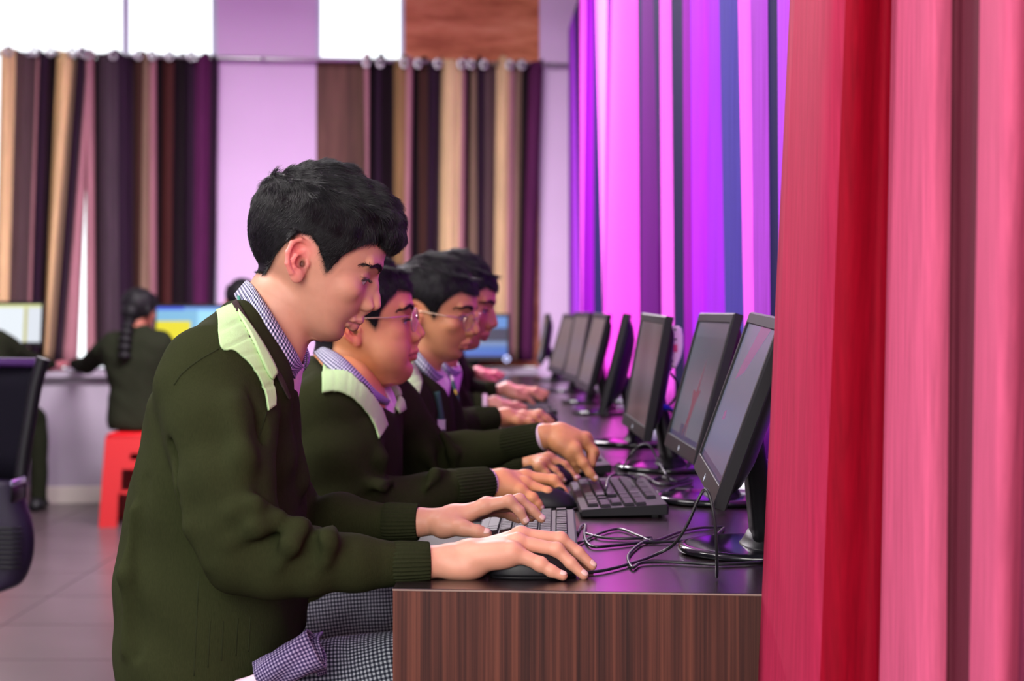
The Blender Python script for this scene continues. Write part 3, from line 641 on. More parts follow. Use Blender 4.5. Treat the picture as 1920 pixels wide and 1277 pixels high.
# ------------------------------------------------------------------ office chair at the left edge
def chair():
    d = 4.2; r = empty('office_chair', P(-60, 1405, d).tolist(), 'black office chair with mesh back, cut by the left frame edge', 'chair')
    r.location.z = 0
    Xc = P(-60, 0, d)[0]; yb = d
    def bk(v):     # back: height fraction -> centre y, z, half width
        z = 0.43+0.55*v; return yb+0.06*math.sin(v*2.6), z, 0.155+0.04*v
    sp = [(82, 672), (78, 684), (66, 730), (56, 790), (46, 850), (40, 900), (46, 940), (58, 980), (62, 1020), (56, 1060), (38, 1095), (5, 1110)]
    R = []; ed = [P(x, y, d) for x, y in sp]
    for p in ed[1:6]:
        hw = abs(p[0]-Xc); R.append(np.array([(Xc+hw*u, yb+0.05*(1-u*u)+(0 if s == 0 else 0.012), p[2]) for s in (0, 1) for u in (np.linspace(-1, 1, 12) if s == 0 else np.linspace(1, -1, 12))]))
    V, Fa, uv = loft(R); mesh('mesh_back', V, Fa, plain('dark_chair_mesh', lin(16, 14, 24), 0.8, spec=0.1), r)
    e = cr(ed[:6], 5)
    for sgn, nm in ((1, 'back_upright'), (-1, 'back_upright')):
        V, Fa = tube([(Xc+sgn*(p[0]-Xc), p[1]-0.005, p[2]) for p in e], 0.017, 10); mesh(nm, V, Fa, M['black'], r)
    V, Fa, uv = loft([np.array([(Xc+u*0.185, yb+0.045*(1-u*u)+0.022*math.cos(a), ed[0][2]-0.012+0.013*math.sin(a)) for a in np.linspace(0, 2*math.pi, 12, endpoint=False)]) for u in np.linspace(-1, 1, 17)])
    mesh('top_rail', V, Fa, plain('black_plastic_violet_highlight', lin(60, 34, 84), 0.25), r)  # violet highlight on the black rail put into its base colour
    R = []
    for p in cr(ed[5:], 4)[::-1]:
        hw = max(0.03, abs(p[0]-Xc)); R.append(np.array([(Xc+hw*np.sign(math.cos(a))*abs(math.cos(a))**0.5, yb+0.01+0.045*np.sign(math.sin(a))*abs(math.sin(a))**0.8, p[2]) for a in np.linspace(0, 2*math.pi, 24, endpoint=False)]))
    V, Fa, uv = loft(R); ls = mesh('lumbar_shell', V, Fa, plain('black_ribbed_plastic', lin(34, 26, 46), 0.45, spec=0.25), r)
    for k in range(9):
        zz = ed[9][2]+0.012*k; V, Fa = tube([(Xc+u*0.15, yb-0.036-0.003*abs(u), zz) for u in np.linspace(-0.95, 0.95, 9)], 0.003, 6); mesh('rib', V, Fa, M['black'], ls)
    V, Fa = box(P(20, 944, d-0.13), P(48, 906, d-0.02), 0.006, 2); br = mesh('armrest_bracket', V, Fa, M['darkgrey'], r)
    V, Fa = box(P(18, 914, d-0.135), P(50, 892, d-0.02), 0.005, 2); mesh('metal_cap', V, Fa, plain('pale_metal_cap', lin(190, 196, 220), 0.25, metal=0.6), br)
    V, Fa = box((Xc-0.62, yb-0.22, 0.42), (Xc-0.18, yb+0.22, 0.50), 0.03, 3); mesh('seat', V, Fa, plain('black_seat_cloth', lin(24, 22, 26), 0.9), r)
    Bx, By = Xc-0.40, yb; V, Fa = tube([(Bx, By, 0.08), (Bx, By, 0.43)], 0.025, 12); mesh('gas_stem', V, Fa, M['black'], r)
    for k in range(5):
        a = 2*math.pi*k/5+0.3; ex, ey = Bx+0.26*math.cos(a), By+0.26*math.sin(a)
        V, Fa = tube([(Bx, By, 0.10), (ex, ey, 0.075)], [0.025, 0.015], 8); lg = mesh('leg', V, Fa, M['black'], r)
        t = np.linspace(0, 2*math.pi, 13); V, Fa = tube(np.stack([ex+0.018*np.cos(t), ey+0*t, 0.03+0.018*np.sin(t)], 1), 0.011, 8); mesh('caster', V, Fa, M['black'], lg)
chair()
# ------------------------------------------------------------------ implicit-surface modelling for figures
class Vol:
    def __init__(s, lo, hi, h):
        s.lo = np.array(lo, float); s.h = h; s.n = np.maximum(4, np.ceil((np.array(hi)-s.lo)/h).astype(int)+1)
        s.D = np.full(s.n, 0.5, np.float32)
    def block(s, lo, hi):
        a = np.clip(np.floor((np.array(lo)-s.lo)/s.h).astype(int), 0, s.n); b = np.clip(np.ceil((np.array(hi)-s.lo)/s.h).astype(int)+1, 0, s.n)
        ax = [(s.lo[i]+s.h*np.arange(a[i], b[i])).astype(np.float32) for i in range(3)]
        return tuple(slice(a[i], b[i]) for i in range(3)), ax[0][:, None, None], ax[1][None, :, None], ax[2][None, None, :]
    def cone(s, a, b, ra, rb, k=0.004, sub=False):
        a = np.array(a, float); b = np.array(b, float); d = b-a; L2 = d@d+1e-12
        def f(x, y, z):
            t = np.clip(((x-a[0])*d[0]+(y-a[1])*d[1]+(z-a[2])*d[2])/L2, 0, 1)
            return np.sqrt((x-a[0]-t*d[0])**2+(y-a[1]-t*d[1])**2+(z-a[2]-t*d[2])**2)-(ra+(rb-ra)*t)
        r = max(ra, rb); s.put(f, np.minimum(a, b)-r, np.maximum(a, b)+r, k, sub)
    def chain(s, pts, rs, k=0.004, k0=None, sub=False):
        for i in range(len(pts)-1): s.cone(pts[i], pts[i+1], rs[i], rs[i+1], (k0 if (i == 0 and k0) else k), sub)
    def ell(s, c, r, R=None, k=0.004, sub=False):
        c = np.array(c, float); r = np.array(r, float); R = np.eye(3) if R is None else np.array(R)
        def f(x, y, z):
            X = x-c[0]; Y = y-c[1]; Z = z-c[2]
            q = [(X*R[0, i]+Y*R[1, i]+Z*R[2, i]) for i in range(3)]
            g = np.sqrt(sum((q[i]/r[i])**2 for i in range(3))); g2 = np.sqrt(sum((q[i]/r[i]**2)**2 for i in range(3)))
            return g*(g-1)/np.maximum(g2, 1e-6)
        e = np.sqrt(((R*r)**2).sum(1)); s.put(f, c-e, c+e, k, sub)
    def field(s, fn, k=0.004):
        s.put(fn, s.lo, s.lo+s.h*s.n, k)
    def sample(s, p):
        q = np.clip((np.asarray(p)-s.lo)/s.h, 0, np.array(s.n)-1.001); i = q.astype(int); f = q-i; out = 0
        for a in (0, 1):
            for b in (0, 1):
                for c in (0, 1):
                    w_ = (f[:, 0] if a else 1-f[:, 0])*(f[:, 1] if b else 1-f[:, 1])*(f[:, 2] if c else 1-f[:, 2])
                    out = out+w_*s.D[i[:, 0]+a, i[:, 1]+b, i[:, 2]+c]
        return out
    def grad(s, p):
        e = s.h; g = np.stack([s.sample(p+np.eye(3)[i]*e)-s.sample(p-np.eye(3)[i]*e) for i in range(3)], 1)
        return g/(np.linalg.norm(g, axis=1)[:, None]+1e-9)
    def mesh(s, relax=1):
        D = s.D; D[0] = D[-1] = 0.5; D[:, 0] = D[:, -1] = 0.5; D[:, :, 0] = D[:, :, -1] = 0.5
        S = D < 0; n = D.shape; c = np.zeros(tuple(i-1 for i in n), np.int8)
        for a in (0, 1):
            for b in (0, 1):
                for e in (0, 1): c += S[a:n[0]-1+a, b:n[1]-1+b, e:n[2]-1+e]
        act = (c > 0) & (c < 8); I = np.argwhere(act); idx = np.full(act.shape, -1, np.int32); idx[act] = np.arange(len(I))
        cor = [(a, b, e) for a in (0, 1) for b in (0, 1) for e in (0, 1)]
        val = {q: D[I[:, 0]+q[0], I[:, 1]+q[1], I[:, 2]+q[2]] for q in cor}
        acc = np.zeros((len(I), 3)); cnt = np.zeros(len(I))
        for q in cor:
            for ax in range(3):
                if q[ax]: continue
                q2 = list(q); q2[ax] = 1; q2 = tuple(q2); v0, v1 = val[q], val[q2]; m = (v0 < 0) != (v1 < 0)
                t = np.where(m, v0/(np.where(m, v0-v1, 1)), 0); p = np.tile(np.array(q, float), (len(I), 1)); p[:, ax] += t
                acc[m] += p[m]; cnt[m] += 1
        V = s.lo+s.h*(I+acc/cnt[:, None]); Q = []
        for ax in range(3):
            b, e = [(1, 2), (2, 0), (0, 1)][ax]
            s0 = np.take(S, range(0, n[ax]-1), ax); s1 = np.take(S, range(1, n[ax]), ax)
            E = np.argwhere(s0 != s1); E = E[(E[:, b] > 0) & (E[:, e] > 0) & (E[:, b] < n[b]-1) & (E[:, e] < n[e]-1)]
            ins = S[E[:, 0], E[:, 1], E[:, 2]]; ob = np.eye(3, dtype=int)[b]; oe = np.eye(3, dtype=int)[e]
            g = lambda o: idx[tuple((E-o).T)]
            q = np.stack([g(ob+oe), g(oe), g(0*ob), g(ob)], 1); q[~ins] = q[~ins][:, ::-1]; Q.append(q)
        Q = np.vstack(Q)
        for _ in range(relax):
            acc = np.zeros_like(V); cn = np.zeros(len(V))
            for i in range(4):
                a, b = Q[:, i], Q[:, (i+1) % 4]; np.add.at(acc, a, V[b]); np.add.at(cn, a, 1)
            V = V*0.5+0.5*acc/np.maximum(cn, 1)[:, None]
        return V, Q
def _smin(A, B, k):
    h = np.clip(0.5+0.5*(A-B)/k, 0, 1); return A+(B-A)*h-k*h*(1-h)
def _put(s, fn, lo, hi, k=0.004, sub=False):
    m = k*1.2+2.5*s.h; sl, x, y, z = s.block(np.array(lo)-m, np.array(hi)+m); A = s.D[sl]
    if A.size == 0: return
    B = fn(x, y, z).astype(np.float32); s.D[sl] = -_smin(-A, B, k) if sub else _smin(A, B, k)
Vol.put = _put
def slices(tab, k=2.4, mid=None):
    """body of stacked super-ellipses: rows (z, x_back, x_front, y_centre, half_width)"""
    t = np.array(sorted(tab), float); zs = t[:, 0]
    def f(x, y, z):
        zz = z.ravel(); c = [ctab(zs, t[:, i], zz).reshape(z.shape) for i in range(1, 5)]
        cx = (c[0]+c[1])/2; r = np.maximum((c[1]-c[0])/2, 1e-3); g = ((np.abs(x-cx)/r)**k+(np.abs(y-c[2])/c[3])**k)**(1/k)
        return np.maximum((g-1)*np.minimum(r, c[3]), np.maximum(zs[0]-z, z-zs[-1]))
    return f
def joinq(parts):
    Vs, Qs, Cs, n = [], [], [], 0
    for V, Q, Cc in parts: Vs.append(V); Qs.append(Q+n); Cs.append(Cc); n += len(V)
    return np.vstack(Vs), np.vstack(Qs), np.vstack(Cs)

# ------------------------------------------------------------------ cloth, skin and hair materials
m, nt, b = newmat('skin'); at = N(nt, 'ShaderNodeAttribute', attribute_name='Col'); tc = N(nt, 'ShaderNodeTexCoord')
nz = N(nt, 'ShaderNodeTexNoise', i_Scale=90.0, i_Detail=4.0); nt.links.new(tc.outputs['Object'], nz.inputs['Vector'])
rp = N(nt, 'ShaderNodeValToRGB'); rp.color_ramp.elements[0].color = (0.93, 0.90, 0.89, 1); rp.color_ramp.elements[1].color = (1.05, 1.06, 1.06, 1); nt.links.new(nz.outputs['Fac'], rp.inputs[0])
nt.links.new(mixc(nt, 1.0, at.outputs['Color'], rp.outputs[0], 'MULTIPLY'), b.inputs['Base Color'])
b.inputs['Roughness'].default_value = 0.48; b.inputs['Specular IOR Level'].default_value = 0.4
b.inputs['Subsurface Weight'].default_value = 0.22; b.inputs['Subsurface Radius'].default_value = (1.0, 0.35, 0.2); b.inputs['Subsurface Scale'].default_value = 0.006
nz2 = N(nt, 'ShaderNodeTexNoise', i_Scale=700.0, i_Detail=2.0); nt.links.new(tc.outputs['Object'], nz2.inputs['Vector'])
bp = N(nt, 'ShaderNodeBump', i_Strength=0.08, i_Distance=0.001); nt.links.new(nz2.outputs['Fac'], bp.inputs['Height']); nt.links.new(bp.outputs[0], b.inputs['Normal'])
M['skin'] = m
def knit(name, c, rib=330, bump=0.35, va=.28):
    m, nt, b = newmat(name); tc = N(nt, 'ShaderNodeTexCoord'); mp = N(nt, 'ShaderNodeMapping'); mp.inputs['Scale'].default_value = (1, 1, 0.22); nt.links.new(tc.outputs['Object'], mp.inputs[0])
    nz = N(nt, 'ShaderNodeTexNoise', i_Scale=rib*2.2, i_Detail=2.0); nt.links.new(mp.outputs[0], nz.inputs['Vector'])
    n2 = N(nt, 'ShaderNodeTexNoise', i_Scale=14.0, i_Detail=3.0); nt.links.new(tc.outputs['Object'], n2.inputs['Vector'])
    c1 = mixc(nt, nz.outputs['Fac'], tuple(x*(1-va) for x in c), tuple(x*(1+va) for x in c)); c2 = mixc(nt, n2.outputs['Fac'], tuple(x*0.9 for x in (1, 1, 1)), (1.1, 1.1, 1.1))
    nt.links.new(mixc(nt, 1.0, c1, c2, 'MULTIPLY'), b.inputs['Base Color']); b.inputs['Roughness'].default_value = 0.95; b.inputs['Specular IOR Level'].default_value = 0.04
    bp = N(nt, 'ShaderNodeBump', i_Strength=bump, i_Distance=0.0015); nt.links.new(nz.outputs['Fac'], bp.inputs['Height']); nt.links.new(bp.outputs[0], b.inputs['Normal'])
    return m
M['sweater'] = knit('dark_olive_knit', lin(43, 47, 27)); M['rib'] = knit('dark_olive_rib', lin(40, 44, 27), 200, 0.2); M['vneck'] = knit('brown_rib_purple_light', lin(62, 50, 50), 200, 0.3)  # neckline rib has the purple side light mixed into its brown
M['patch'] = knit('pale_green_quilted_cloth', lin(180, 214, 154), 250, 0.3, .06); M['dullsweater'] = knit('dark_green_knit', lin(31, 34, 24))
M['shirt'] = plain('pale_pink_shirt_cloth', lin(226, 200, 214), 0.8, spec=0.2)
def gingham(name, per, ca, cb, cm):
    m, nt, b = newmat(name); uv = N(nt, 'ShaderNodeUVMap'); sp = N(nt, 'ShaderNodeSeparateXYZ'); nt.links.new(uv.outputs[0], sp.inputs[0]); fr = []
    for ax in (0, 1):
        a = N(nt, 'ShaderNodeMath', operation='MULTIPLY'); a.inputs[1].default_value = 2*math.pi/per; nt.links.new(sp.outputs[ax], a.inputs[0])
        c = N(nt, 'ShaderNodeMath', operation='SINE'); nt.links.new(a.outputs[0], c.inputs[0])
        d = N(nt, 'ShaderNodeMath', operation='MULTIPLY_ADD', use_clamp=True); d.inputs[1].default_value = 3.0; d.inputs[2].default_value = 0.5; nt.links.new(c.outputs[0], d.inputs[0]); fr.append(d)
    x = mixc(nt, fr[0].outputs[0], ca, cm); y = mixc(nt, fr[0].outputs[0], cm, cb)
    nt.links.new(mixc(nt, fr[1].outputs[0], x, y), b.inputs['Base Color']); b.inputs['Roughness'].default_value = 0.85; b.inputs['Specular IOR Level'].default_value = 0.2
    return m
M['check'] = gingham('blue_white_gingham', 0.0052, lin(28, 32, 60), lin(226, 224, 236), lin(128, 130, 156))
M['check2'] = gingham('grey_gingham', 0.0052, lin(26, 28, 38), lin(158, 162, 168), lin(76, 79, 90))
M['check3'] = gingham('violet_gingham', 0.0046, lin(44, 34, 74), lin(168, 156, 186), lin(98, 86, 122))
M['checkfar'] = gingham('soft_gingham', 0.0078, lin(70, 74, 92), lin(196, 196, 208), lin(130, 132, 148))
m, nt, b = newmat('black_hair'); b.inputs['Base Color'].default_value = (0.0045, 0.0042, 0.0055, 1); b.inputs['Roughness'].default_value = 0.30; b.inputs['Specular IOR Level'].default_value = 0.35
M['hair'] = m
M['haircap'] = plain('black_hair_base', (0.004, 0.0037, 0.0045), 0.6, spec=0.2)
M['brow'] = plain('dark_brow_hair', (0.012, 0.008, 0.007), 0.6)
M['eye'] = None
m, nt, b = newmat('eyeball'); at = N(nt, 'ShaderNodeAttribute', attribute_name='Col'); nt.links.new(at.outputs['Color'], b.inputs['Base Color']); b.inputs['Roughness'].default_value = 0.12; M['eye'] = m
M['gold'] = plain('pale_gold_wire', lin(226, 196, 170), 0.25, metal=0.9)
m, nt, b = newmat('spectacle_glass'); tr = N(nt, 'ShaderNodeBsdfTransparent'); gl = N(nt, 'ShaderNodeBsdfGlossy', i_Roughness=0.03); mx = N(nt, 'ShaderNodeMixShader'); mx.inputs[0].default_value = 0.10
nt.links.new(tr.outputs[0], mx.inputs[1]); nt.links.new(gl.outputs[0], mx.inputs[2]); nt.links.new(mx.outputs[0], nt.nodes['Material Output'].inputs[0]); M['glass'] = m

# ------------------------------------------------------------------ head
HU = [-.080, -.074, -.066, -.058, -.050, -.040, -.030, -.020, -.005, .010, .028, .040, .064, .095]
HF = [.062, .077, .0855, .0865, .0855, .0885, .0925, .0945, .0940, .0925, .0915, .0955, .0945, .083]
HB = [.044, .032, .016, .007, .000, -.008, -.02, -.04, -.060, -.072, -.082, -.086, -.09, -.084]
HW = [.012, .026, .037, .0435, .0485, .0535, .0575, .0615, .0655, .0685, .0705, .0720, .074, .068]
EARC = np.array([-.0065, -.0705, .0045])
def head_vol(h, chub=0.0, nosef=0.0, eyes_open=0.0035, neck=None, lipf=1.0, chinf=0.0):
    Vv = Vol((-.115, -.098, -.155), (.128, .098, .135), h)
    hw = np.array(HW)+chub*np.array([.012, .016, .018, .018, .016, .013, .010, .007, .003, 0, 0, 0, 0, 0])
    hf = np.array(HF)+chub*np.array([.004, .004, .003, .002, .001, .001, 0, 0, 0, 0, 0, 0, 0, 0])
    Vv.field(slices([(u, bk, fr, 0, w_) for u, fr, bk, w_ in zip(HU, hf, HB, hw)], 2.25), 0.004)
    Vv.ell((.001, 0, .044), (.090, .0745, .078), k=0.012)                       # cranium
    Vv.ell((.060+chinf, 0, -.064), (.024, .019+.006*chub, .0145), k=0.010)             # chin
    if chub:
        for s_ in (-1, 1): Vv.ell((.052, s_*.042, -.032), (.034, .026, .034), k=0.012)
        Vv.ell((.040, 0, -.073), (.046, .044, .019), k=0.022)
    for s_ in (-1, 1):
        Vv.ell((.098, s_*.033, .0165), (.0150, .0185, .0120), k=0.009, sub=True)   # eye socket
        Vv.cone((.0905, s_*.012, .040), (.080, s_*.044, .040), .0075, .006, 0.008)  # brow ridge
        Vv.ell((.0655, s_*.042, -.002), (.0180, .018, .014), k=0.014); Vv.ell((.0690, s_*.020, -.012), (.0160, .019, .020), k=0.010)                # cheek bone and maxilla
        Vv.ell((.0728, s_*.0315, .0172), (.0136, .0145, .0128), k=0.0055)          # lids over the eyeball
        Vv.ell((.0880, s_*.0345, .0148), (.0090, .0165, eyes_open), k=0.0010, sub=True)   # the slit
        Vv.cone((.0868, s_*.0225, .0215), (.0790, s_*.0450, .0190), .0022, .0020, 0.002)  # upper lid edge
    n = nosef
    Vv.chain([(.0905, 0, .030), (.0965+n*.4, 0, .016), (.1035+n*.8, 0, .002), (.1082+n, 0, -.0065)], [.0062, .0066, .0080, .0090], 0.004, 0.008)
    for s_ in (-1, 1):
        Vv.ell((.0965, s_*.0125, -.0120), (.0125, .0078, .0086), k=0.0030)
        Vv.cone((.096, s_*.006, .014), (.094, s_*.011, -.006), .0055, .0075, 0.008)
        Vv.ell((.1030, s_*.0062, -.0195), (.0055, .0030, .0035), k=0.0015, sub=True)
    Vv.cone((.103, 0, -.0165), (.096, 0, -.0215), .0048, .0050, 0.004)
    # mouth: upper and lower lip as arcs, then the parting line
    up = [(.0775, .0235), (.0900, .0155), (.0985, .0065), (.0995, 0)]; Vv.cone((.0955, 0, -.020), (.0945, 0, -.031), .0070, .0075, .008); L = lipf
    arc = lambda z0, dz, dx: [np.array((f_+dx, l_*s_, z0+dz*(abs(l_)/.0235)**2)) for s_ in (1,) for f_, l_ in up]+[np.array((f_+dx, -l_, z0+dz*(abs(l_)/.0235)**2)) for f_, l_ in up[::-1][1:]]
    Vv.chain(arc(-.0345, -.0068, -.0006), [.0028, .0044*L, .0056*L, .0052*L, .0056*L, .0044*L, .0028], 0.003, 0.003)
    Vv.chain(arc(-.0445, .0022, -.0050), [.0028, .0050*L, .0066*L, .0068*L, .0066*L, .0050*L, .0028], 0.003, 0.003)
    Vv.chain(arc(-.0390, -.0026, .0046), [.0006, .0009, .0011, .0011, .0011, .0009, .0006], 0.0012, 0.0012, sub=True)
    # ears
    for s_ in (-1, 1):
        tl = .36; bu = np.array((-tl, 0, math.sqrt(1-tl*tl))); fa = np.array((math.sqrt(1-tl*tl), 0, tl)); ou = np.array((0, s_, 0)); g = math.radians(24)
        fa2 = fa*math.cos(g)-ou*math.sin(g)*1.0; fa2 = fa*math.cos(g)+(-ou)*math.sin(g); ou2 = ou*math.cos(g)+fa*math.sin(g)
        c0 = EARC*[1, 0, 1]+ou*(.0700); E = lambda a, b_, c: c0+fa2*(a*1.20)+bu*(b_*.92)+ou2*c
        Rm = np.stack([fa2, bu, ou2], 1)
        Vv.ell(E(-.001, .002, .004), (.0145, .0265, .0035), Rm, 0.004)
        Vv.ell(E(.004, -.004, -.004), (.014, .020, .010), Rm, 0.006)
        Vv.chain([E(.010, .002, .004), E(.0125, .013, .006), E(.0085, .0235, .0075), E(-.001, .0280, .0090), E(-.0105, .0225, .0100), E(-.0150, .009, .0105), E(-.0145, -.006, .0098), E(-.0095, -.018, .0080)],
                 [.0026, .0030, .0032, .0033, .0034, .0034, .0033, .0038], 0.0025)
        Vv.ell(E(-.002, -.0235, .0060), (.0085, .0085, .0046), Rm, 0.005)
        Vv.ell(E(-.002, .0150, .0105), (.0090, .0085, .0062), Rm, 0.0018, sub=True)        # upper hollow
        Vv.chain([E(.004, .0105, .0055), E(-.004, .0055, .0080), E(-.0085, -.003, .0085), E(-.006, -.011, .0075), E(.000, -.015, .0065)], [.0020, .0028, .0030, .0030, .0028], 0.002)
        Vv.ell(E(.0015, -.0030, .0105), (.0082, .0085, .0085), Rm, 0.0018, sub=True)      # bowl
        Vv.ell(E(.0050, -.0050, .0040), (.0028, .0040, .0060), Rm, 0.0015, sub=True)
        Vv.ell(E(.0095, -.0055, .0060), (.0032, .0052, .0040), Rm, 0.003)                 # tragus
    if neck is not None:
        for a, b_, ra, rb in neck: Vv.cone(a, b_, ra, rb, 0.014)
    return Vv
def head_colors(V, N_, base, lip, ear, moust=0.0, browc=None, poly=None):
    f, l, u = V[:, 0], V[:, 1], V[:, 2]; C = np.tile(np.array(base), (len(V), 1)); al = np.abs(l)
    def blend(mask, c): C[:] = C*(1-mask[:, None])+np.array(c)*mask[:, None]
    g = lambda f0, l0, u0, rf, rl, ru: np.exp(-(((f-f0)/rf)**2+((al-l0)/rl)**2+((u-u0)/ru)**2))
    blend(0.35*g(.080, .040, -.008, .03, .022, .018), np.array(base)*[1.12, .86, .84])       # cheek
    blend(0.30*g(.108, 0, -.006, .014, .014, .012), np.array(base)*[1.12, .88, .86])
    blend(0.55*np.clip(g(.086, .033, .013, .02, .019, .011)*1.3, 0, 1), np.array(base)*[.62, .50, .48]); blend(.9*np.exp(-((u-.0178-.002*np.cos((al-.033)/.012))/.0012)**2)*np.clip((al-.020)/.002, 0, 1)*np.clip((.049-al)/.003, 0, 1)*(f > .06), (.02, .012, .01))    # shade round the eye painted into the skin, and the dark lash line
    ul = np.interp(al, [0, .0065, .0155, .0235], [-.0305, -.0298, -.0345, -.0415]); ll = np.interp(al, [0, .0155, .0235], [-.0515, -.0495, -.0430])
    m_ = .8*np.clip((ul-u)/.0015, 0, 1)*np.clip((u-ll)/.002, 0, 1)*(f > .070)*np.clip((.0245-al)/.003, 0, 1); blend(0.85*m_, lip)
    line = np.exp(-((u+.0390+.0038*(al/.0235)**2)/.0011)**2)*(al < .024)*(f > .068); blend(0.6*line, np.array(lip)*.40)
    if moust: blend(moust*np.clip(1-np.abs(u+.0255)/.006, 0, 1)*(al < .024)*(f > .07), np.array(base)*.45)
    em = np.exp(-(((f+.012)/.026)**2+((u-.006)/.036)**2))*np.clip((al-.069)/.005, 0, 1); blend(0.9*em, ear)
    dark = np.exp(-(((f-.0017)/.0046)**2+((u-.001)/.0060)**2))*(al > .055)*(al < .0775); blend(0.85*np.clip(dark*1.3, 0, 1), np.array(ear)*.18)  # shade inside the ear canal painted into the skin colour
    cap = np.clip(.55-poly_sdf(poly or HAIRPOLY, f, u)/.010, 0, 1)**1.3*(u > -.045); cap *= np.clip(1-em*2, 0, 1)*(1-np.clip((al-.076)/.003, 0, 1)); blend(.94*cap, (.022, .017, .017))
    bl = np.exp(-((u-(.0385+.0035*np.sin(np.clip((al-.012)/.034, 0, 1)*math.pi)-.004*np.clip((al-.03)/.016, 0, 1)))/.0034)**2)*np.clip((al-.0095)/.004, 0, 1)*np.clip((.049-al)/.008, 0, 1)*(f > .05)
    blend(0.75*bl, (.02, .013, .011))
    return C
def poly_sdf(poly, x, y):
    """signed distance (negative inside) to a polygon"""
    p = np.array(poly, float); d = np.full(np.broadcast(x, y).shape, 1e9); s_ = np.ones(d.shape)
    for i in range(len(p)):
        a, b_ = p[i], p[i-1]; e = b_-a; wx, wy = x-a[0], y-a[1]; t = np.clip((wx*e[0]+wy*e[1])/(e@e), 0, 1)
        d = np.minimum(d, (wx-e[0]*t)**2+(wy-e[1]*t)**2)
        c1, c2, c3 = y >= a[1], y < b_[1], e[0]*wy > e[1]*wx; fl_ = (c1 & c2 & c3) | (~c1 & ~c2 & ~c3); s_ = np.where(fl_, -s_, s_)
    return s_*np.sqrt(d)
HAIRPOLY = [(.150, .064), (.098, .062), (.076, .068), (.060, .053), (.046, .033), (.039, .009), (.034, .003), (.029, .008), (.021, .018), (.009, .031), (-.004, .038), (-.016, .036), (-.026, .020), (-.032, .003), (-.034, -.013), (-.036, -.030), (-.058, -.036), (-.130, -.030), (-.130, .180), (.150, .180)]
def hair_vol(h, hv, style, poly, lumpa=.0007):
    """style: list of extra ellipsoids (centre, radii, rotation about l)"""
    V2 = Vol((-.125, -.105, -.06), (.138, .105, .170), h); sl, x, y, z = V2.block(V2.lo, V2.lo+V2.h*V2.n)
    X, Y, Z = np.broadcast_arrays(x, y, z); pts = np.stack([X.ravel(), Y.ravel(), Z.ravel()], 1)
    near = np.abs(pts[:, 1]) < .2; base = hv.sample(pts).reshape(X.shape)
    ins = (X < hv.lo[0]) | (Z > hv.lo[2]+hv.h*(hv.n[2]-1)) | (X > .128) | (np.abs(Y) > .098); base = np.where(ins, 0.03, base)
    th = (.0045+.006*np.clip((Z-.02)/.04, 0, 1))*(1-.8*np.clip((-.02-X)/.03, 0, 1))*(1-.6*np.clip((X-.045)/.035, 0, 1))-.0025*np.clip((X-.0)/.02, 0, 1)*np.clip((.05-Z)/.03, 0, 1)
    V2.D[:] = base-th
    for c, r, a in style:
        ca, sa = math.cos(a), math.sin(a); V2.ell(c, r, np.array([[ca, 0, -sa], [0, 1, 0], [sa, 0, ca]]), 0.004)
    pm = poly_sdf(poly, x[:, :, 0]+0*z[0], z[0]+0*x[:, :, 0])[:, None, :]    # in the (f, u) plane
    V2.D = -_smin(-V2.D, -(pm+.0022+0*Y).astype(np.float32), 0.004)
    lump = lumpa*(np.sin(X*190+Z*120+Y*70)+np.sin(Y*230+X*90)+np.sin(Z*210-X*130+Y*40))*np.clip((Z-.05)/.04, 0, 1)
    V2.D = (V2.D+lump).astype(np.float32)
    return V2
def strands(name, V, Q, count, parent, xform, length, rad=0.00024, npt=6, hv=None, flow=None, lift=(.38, .22), pick=None):
    """short hairs standing on the cap, combed along flow"""
    e1 = V[Q[:, 1]]-V[Q[:, 0]]; e2 = V[Q[:, 3]]-V[Q[:, 0]]; nn = np.cross(e1, e2); ar = np.linalg.norm(nn, axis=1); nn /= ar[:, None]+1e-12
    cen = V[Q].mean(1); ok = np.ones(len(Q), bool) if pick is None else pick(cen); pr = ar*ok; pr /= pr.sum()
    pk = rng.choice(len(Q), count, p=pr); r1, r2 = rng.random(count)[:, None], rng.random(count)[:, None]
    p = V[Q[pk, 0]]*(1-r1)*(1-r2)+V[Q[pk, 1]]*r1*(1-r2)+V[Q[pk, 2]]*r1*r2+V[Q[pk, 3]]*(1-r1)*r2; n_ = nn[pk]
    clump = np.stack([np.sin(p[:, 0]*210+p[:, 1]*160), np.sin(p[:, 1]*190+p[:, 2]*150+1), np.sin(p[:, 2]*230+p[:, 0]*120+2)], 1); fl_ = flow(p)+rng.normal(0, .15, p.shape)+.22*clump; fl_ -= n_*(fl_*n_).sum(1)[:, None]; fl_ /= np.linalg.norm(fl_, axis=1)[:, None]+1e-9
    Ls = length(p)*rng.uniform(.6, 1.15, count); bend = rng.normal(0, .25, p.shape); pos = []
    for t in np.linspace(0, 1, npt): pos.append(p-n_*.0010+Ls[:, None]*(fl_*t+n_*(lift[0]*t-lift[1]*t*t)+bend*t*t*.25))
    pos = np.stack(pos, 1).reshape(-1, 3); pos = xform(pos)-np.array(root_of(parent).location)
    c = bpy.data.hair_curves.new(name); c.add_curves([npt]*count); c.attributes['position'].data.foreach_set('vector', pos.astype(np.float32).ravel())
    ra = c.attributes.get('radius') or c.attributes.new('radius', 'FLOAT', 'POINT'); ra.data.foreach_set('value', np.tile(np.linspace(rad, rad*.3, npt), count).astype(np.float32))
    c.materials.append(M['hair']); o = bpy.data.objects.new(name, c); COL.objects.link(o); o.parent = parent; tag(o, kind='stuff'); return o
